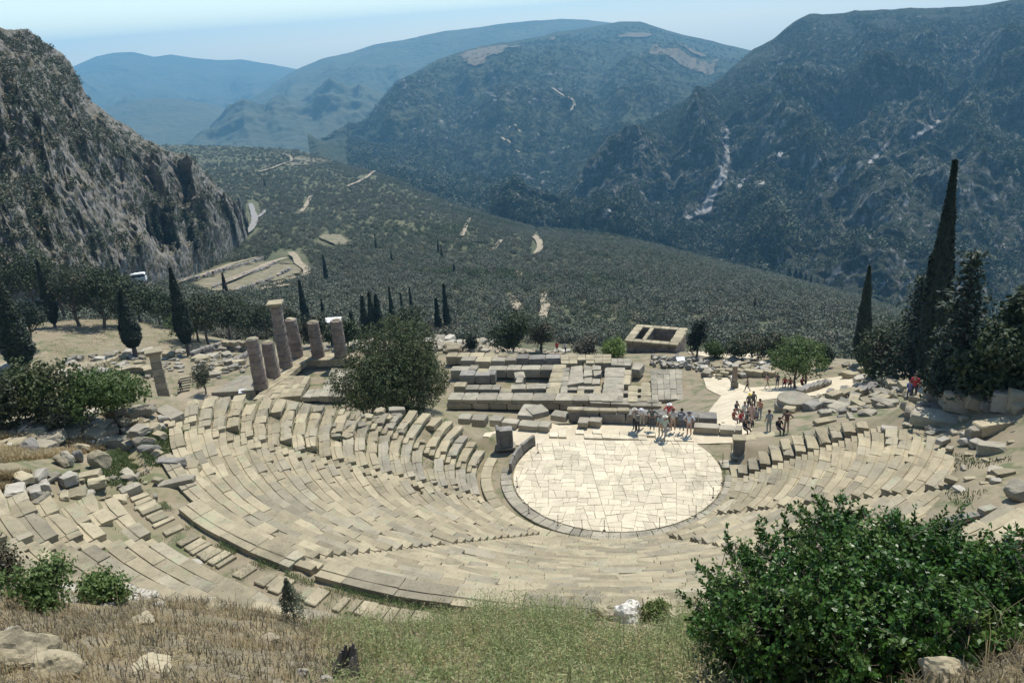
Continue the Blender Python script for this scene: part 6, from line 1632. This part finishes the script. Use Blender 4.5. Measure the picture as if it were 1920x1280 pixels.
V, Q, T_ = blades(p[q], hgt, .0035, .35+.6*rr.random(k), rr); grass_obj('dry_grass', V, Q, T_, M['dry'])
q2 = ~green & (clump < .05) & (rr.random(len(p)) < .5) & ~stone_gap; k = q2.sum(); V, Q, T_ = blades(p[q2]+rr.normal(size=(k, 3))*.03*np.array([1, 1, 0]),   .04+.09*rr.random(k), .005, .5+.6*rr.random(k), rr); grass_obj('withered_weeds', V, Q, T_, M['brown'])
# feathery green weeds: stems with leaflets
q = green & (rr.random(len(p)) < .42) & ~stone_gap; base = p[q]; k = len(base); big_ = fbm(base*1.3, 3, 15); hh_ = (.16+.28*rr.random(k)**1.5)*(1+1.3*np.clip(big_, -.5, 1)); ln_ = rr.normal(size=(k, 2))*.28
V, Q, T_ = blades(base, hh_, .004, .3+.3*rr.random(k), rr)
t = rr.random((k, 16))*.85+.15; c = base[:, None]+np.stack([ln_[:, None, 0]*t*t*hh_[:, None], ln_[:, None, 1]*t*t*hh_[:, None], t*hh_[:, None]], -1)+rr.normal(size=(k, 16, 3))*.022
lv, lf = cards(c.reshape(-1, 3), unit(rr.normal(size=(k*16, 3))+np.array([0, 0, .8])), .030+.030*rr.random(k*16), .006+.006*rr.random(k*16), rr)
grass_obj('green_weeds', np.concatenate([V, lv]), np.concatenate([Q, lf+len(V)]), T_, M['weed'])
# seed heads above the weeds
sh_ = p[green & (rr.random(len(p)) < .03) & ~stone_gap]; k = len(sh_); hs_ = .35+.28*rr.random(k); V, Q, T_ = blades(sh_, hs_, .003, .15+.2*rr.random(k), rr)
cs_ = (sh_+np.array([0, 0, 1.])*hs_[:, None]*.92)[:, None]+rr.normal(size=(k, 14, 3))*np.array([.02, .02, .04]); lv, lf = cards(cs_.reshape(-1, 3), unit(rr.normal(size=(k*14, 3))), .02, .008, rr)
grass_obj('seed_heads', np.concatenate([V, lv]), np.concatenate([Q, lf+len(V)]), T_, M['dry'])
# tall dead stalks
tl = np.array([BK_(a, b) for a, b in zip(rr.random(420)*1900, 1170+110*rr.random(420))]); V, Q, T_ = blades(tl, .3+.35*rr.random(420), .0035, .2+.5*rr.random(420), rr); grass_obj('dead_stalks', V, Q, T_, M['dry'])

# the glossy bush
blob = [(1400, 1140, 95, 7.2), (1370, 1190, 70, 7.0), (1470, 1085, 85, 7.4), (1560, 1045, 80, 7.6), (1575, 1010, 48, 7.7), (1630, 1085, 110, 7.2), (1710, 1075, 95, 7.3), (1690, 1040, 50, 7.5), (1790, 1105, 90, 7.1), (1805, 1060, 45, 7.3), (1870, 1120, 85, 7.0), (1700, 1165, 120, 6.8), (1550, 1170, 120, 6.8), (1880, 1190, 80, 6.7), (1450, 1200, 90, 6.7), (1620, 1220, 90, 6.5), (1780, 1200, 100, 6.6), (1960, 1130, 90, 6.9)]
bc = BK_(1640, 1262); bush = empty('green_bush', bc, 0, 'large glossy green bush at the lower right in front of the seats', 'bush')
r4 = np.random.default_rng(44); TW = []; DIR = []
for (bx, by, br, dd) in blob:
    c = PD(bx, by, dd); R_ = br/FOC*dd; nt_ = int(300*(br/90)**2)
    d = unit(r4.normal(size=(nt_, 3))); rad = R_*(.35+.65*r4.random(nt_)**.45)*(1+.34*fbm(d*2.8+bx, 3, 9))
    TW.append(c+d*rad[:, None]*np.array([1, 1, .95])); DIR.append(unit(d+np.array([0, 0, .55])+r4.normal(size=(nt_, 3))*.35))
for k in range(150):                                    # shoots sticking out of the crown
    (bx, by, br, dd) = blob[r4.integers(len(blob))]; c = PD(bx, by, dd); R_ = br/FOC*dd; d = unit(unit(r4.normal(size=3))*np.array([1, 1, .6])+np.array([0, 0, .7])); n_ = 7; L0 = R_*(1.15+.35*r4.random())
    TW.append(c+d*np.linspace(R_*.8, L0, n_)[:, None]+r4.normal(size=(n_, 3))*.012); DIR.append(unit(np.tile(d, (n_, 1))+r4.normal(size=(n_, 3))*.25))
TW = np.concatenate(TW); DIR = np.concatenate(DIR); nt_ = len(TW); nl = 13
s = r4.random((nt_, nl)); pos = TW[:, None]+DIR[:, None]*(s*.15-.09)[..., None]
sidev = unit(r4.normal(size=(nt_, nl, 3))); sidev = unit(sidev-DIR[:, None]*(sidev*DIR[:, None]).sum(-1, keepdims=True))
axis = unit(sidev+DIR[:, None]*.7); L_ = .030+.020*r4.random((nt_, nl)); cen = pos+axis*(L_*.55)[..., None]
nrm = unit(np.cross(axis, unit(np.cross(axis, DIR[:, None]+.01)))+r4.normal(size=(nt_, nl, 3))*.35); nrm = np.where(nrm[..., 2:3] < 0, -nrm, nrm)
ax = axis.reshape(-1, 3); nr = nrm.reshape(-1, 3); ax = unit(ax-nr*(ax*nr).sum(1, keepdims=True)); bb_ = np.cross(nr, ax); cc = cen.reshape(-1, 3); Ls = L_.reshape(-1, 1); Wd = Ls*.30
LV = np.stack([cc-ax*Ls*.5, cc+bb_*Wd-ax*Ls*.05-nr*.002, cc+ax*Ls*.5-nr*.004, cc-bb_*Wd-ax*Ls*.05-nr*.002], 1).reshape(-1, 3)-bc
mobj('leaves', LV, np.arange(len(LV)).reshape(-1, 4), M['bushleaf'], bush)
tv = []; tq = []
a0 = TW-DIR*.20; b0 = TW+DIR*.07; sd_ = unit(np.cross(DIR, r4.normal(size=(nt_, 3))))*.0022
TV = np.stack([a0-sd_*1.6, a0+sd_*1.6, b0+sd_*.4, b0-sd_*.4], 1).reshape(-1, 3)-bc
mobj('twigs', TV, np.arange(len(TV)).reshape(-1, 4), M['bark'], bush)
mbb = MB()
for k in range(26):
    e = TW[r4.integers(nt_)]-bc; st_ = np.array([(r4.random()-.5)*1.4, (r4.random()-.5)*.3, -.05]); m = st_*.6+e*.4+np.array([0, 0, .12]); mbb.tube([st_, m, e*.96], [.018, .012, .004], 5)
mbb.build('branches', M['bark'], bush)

# small conifer seedling and other weeds on the bank
cb_ = BK_(552, 1166); sp = empty('young_conifer', cb_, 0, 'small grey-green conifer seedling on the bank at left', 'shrub')
r5 = np.random.default_rng(8); hS = .62; n = 2600; t = r5.random(n)**.8; a = r5.random(n)*6.283; R_ = .20*(1-t)**.75*(.5+.5*r5.random(n))*(1+.5*vnoise(np.stack([a*1.6, t*7, 0*a], -1)))
c = np.stack([R_*np.cos(a), R_*np.sin(a), .05+t*hS], -1); V, F = cards(c, unit(r5.normal(size=(n, 3))+np.stack([np.cos(a), np.sin(a), .4+0*a], -1)), .035+.03*r5.random(n), .010, r5)
mobj('crown', V, F, M['olive'], sp); MB().tube([(0, 0, -.05), (.01, 0, .3), (0, 0, hS+.04)], [.012, .008, .002], 5).build('trunk', M['bark'], sp)
for (bx, by, hS, wS, lab, mt, seed) in [(95, 1140, .55, .42, 'green weed clump at the lower left below the seats', 'green', 61), (10, 1090, .6, .32, 'dark leafless-looking shrub at the left edge of the bank', 'dkgreen', 62), (1235, 1160, .30, .2, 'green weed tuft beside the white rock', 'bright', 63), (200, 1130, .38, .3, 'low green weed next to the heap of small stones', 'green', 64)]:
    b = BK_(bx, by); o = empty('weed_clump', b, 0, lab, 'plant'); lb = [(0, 0, hS*.5, wS*.8, wS*.8, hS*.5)]+[((rng.random()-.5)*wS*1.4, (rng.random()-.5)*wS*1.2, hS*(.3+.4*rng.random()), wS*.4, wS*.4, hS*.35) for _ in range(6)]
    V, F = lobed(lb, 3000, .045, seed, .2); V[:, 2] = np.maximum(V[:, 2], -.02); mobj('leaves', V, F, M[mt], o)
    mb = MB(); [mb.tube([(0, 0, -.03), ((rng.random()-.5)*wS, (rng.random()-.5)*wS, hS*.8)], [.006, .002], 4) for _ in range(12)]; mb.build('stems', M['bark'], o)
for (px, py, l, w, h, m, lab) in [(1180, 1152, .25, .21, .28, 'toplit_rock', 'bright white rock standing on the bank in the middle foreground'), (1125, 1150, .20, .16, .16, 'seat', 'pale rounded rock left of the bright white one'), (1248, 1160, .26, .18, .16, 'seat', 'grey weathered rock right of the bright white one'), (1190, 1185, .32, .14, .05, 'seat', 'flat slab below the bright white rock'),
        (45, 1245, .27, .22, .20, 'seat', 'large pale rough rock in the lower left corner'), (110, 1266, .19, .17, .13, 'seat', 'pale rock right of the corner rock'), (20, 1200, .15, .12, .08, 'white', 'small pale rock above the corner rock'), (405, 1142, .20, .14, .11, 'seat', 'rounded stone at the upper edge of the bank'), (280, 1245, .22, .16, .09, 'seat', 'pale stone half buried in dry grass'),
        (568, 1268, .07, .05, .05, 'white', 'small white stone left of the wooden stump'), (612, 1276, .07, .06, .05, 'white', 'small white stone at the foot of the wooden stump'), (1770, 1268, .18, .14, .12, 'seat', 'pale rock under the glossy bush'), (505, 1192, .10, .08, .05, 'seat', 'little stone in the dry grass right of centre-left'), (265, 1168, .16, .12, .07, 'seat', 'flat stone in the brown grass at left')]:
    o = link('rock', rock_mesh('rock', l, w, h, M[m], int(px+py), 4, .30, 2.3, 9), None, BK_(px, py, h*.35), (rng.random()*.3, rng.random()*.3, rng.random()*3)); tag(o, lab, 'rock')
sbp = BK_(650, 1272); stp = empty('tree_stump', sbp, .4, 'split grey wooden stump at the bottom of the picture', 'stump')
for k in range(11):
    a = k*.57; hgt_ = .20+.14*rng.random(); b0_ = np.array([.09*math.cos(a), .06*math.sin(a), -.05]); MB().tube([b0_, b0_*.9+np.array([.02*rng.random(), 0, hgt_*.6]), b0_*.7+np.array([.05, .02, hgt_])], [.045, .038, .010], 6).build('splinter', M['wood'], stp)
# heap of small stones by the left upper rows and grass between the seats
hp_ = MB(); hc_ = BK_(185, 1112)
for k in range(150):
    px_, py_ = 185+60*rng.normal(), 1106+16*rng.normal(); q_ = BK_(px_, max(1084, min(py_, 1135))); s_ = .03+.06*rng.random()
    V_ = np.array([v.co[:] for v in RB['white'][k % 9].vertices])*s_*2; hp_.add(V_+q_-hc_, [list(f.vertices) for f in RB['white'][k % 9].polygons])
tag(hp_.build('stone_heap', M['white'], None, hc_), kind='stuff')
gp_ = []
for (a, r, z) in holes:
    for k in range(60): aa = math.radians(a+(rng.random()-.5)*1.1/r*57); rr2 = r+(rng.random()-.5)*.6; gp_.append((TX+rr2*math.cos(aa), TY+rr2*math.sin(aa), z+.05))
def ring_grass(n, r0, r1, a0, a1, zf, dens):
    r = r0+(r1-r0)*rng.random(n); aa = np.radians(a0+(a1-a0)*rng.random(n)); p_ = np.column_stack([TX+r*np.cos(aa), TY+r*np.sin(aa), 0*r])
    ok = fbm(p_*.8, 2, 31) > dens; p_[:, 2] = zf(r); gp_.extend(p_[ok])
ring_grass(9000, 27.3, 27.6, -132, -60, lambda r: 10.27, -.1)
ring_grass(5000, 27.5, 28.9, -136, -60, lambda r: 10.26, .12)
ring_grass(2500, 7.75, 7.92, -190, 4, lambda r: -.02, -.2)
for k in range(2600):
    i = rng.integers(27); r = R1+RT*i+.62+.06*rng.random(); a = -200+195*rng.random()
    if not (aL(r) < a < aR(r)): continue
    if rng.random() > .16+.8*sstep(-140, -165, a): continue
    for _ in range(14): aa = math.radians(a+(rng.random()-.5)*.5/r*57); gp_.append((TX+r*math.cos(aa), TY+r*math.sin(aa), .40+ZK*i))
gp_ = np.array(gp_); V, Q, T_ = blades(gp_, .05+.14*rr.random(len(gp_)), .009, .3+.6*rr.random(len(gp_)), rr); grass_obj('seat_grass', V, Q, T_, M['turf'])
# rough grass on the open ground left and right of the theatre
gq = []
for (poly, n, m) in [([(0, 900), (0, 800), (180, 800), (330, 830), (345, 930), (150, 925)], 1, 'dry')]:
    pass
def field_grass(name, poly, n, mat, h):
    P_ = np.array(poly, float); lo, hi = P_.min(0), P_.max(0); W = np.array([P_[:, 0].min(), P_[:, 1].min()])
    wp = np.array([PG(*q) for q in poly]); l2, h2 = wp[:, :2].min(0), wp[:, :2].max(0)
    xy = l2+(h2-l2)*rng.random((n, 2)); nz = fbm(np.column_stack([xy*.35, 0*xy[:, 0]]), 3, 8); xy = xy[nz > -.12]
    pp = np.column_stack([xy, G(xy[:, 0], xy[:, 1])]); x, y, z = pix(pp); ok = np.array([inpoly((a, b), poly) for a, b in zip(x, y)]); pp = pp[ok]
    V, Q, T_ = blades(pp, h*(.5+rr.random(len(pp))), .02, .3+.5*rr.random(len(pp)), rr); grass_obj(name, V, Q, T_, M[mat])
field_grass('dry_field_grass', [(0, 870), (0, 800), (120, 795), (190, 815), (200, 845), (100, 860)], 26000, 'dry', .30)
field_grass('dry_field_grass', [(0, 930), (0, 890), (60, 890), (70, 920)], 8000, 'dry', .28)
field_grass('green_field_grass', [(150, 920), (200, 850), (310, 800), (345, 850), (330, 930)], 22000, 'turf', .16)
field_grass('slope_grass', [(90, 690), (100, 600), (190, 590), (400, 620), (380, 660), (250, 690)], 30000, 'dry', .22)
field_grass('green_field_grass', [(1660, 800), (1780, 790), (1900, 840), (1890, 900), (1800, 960), (1750, 900)], 5000, 'turf', .14)
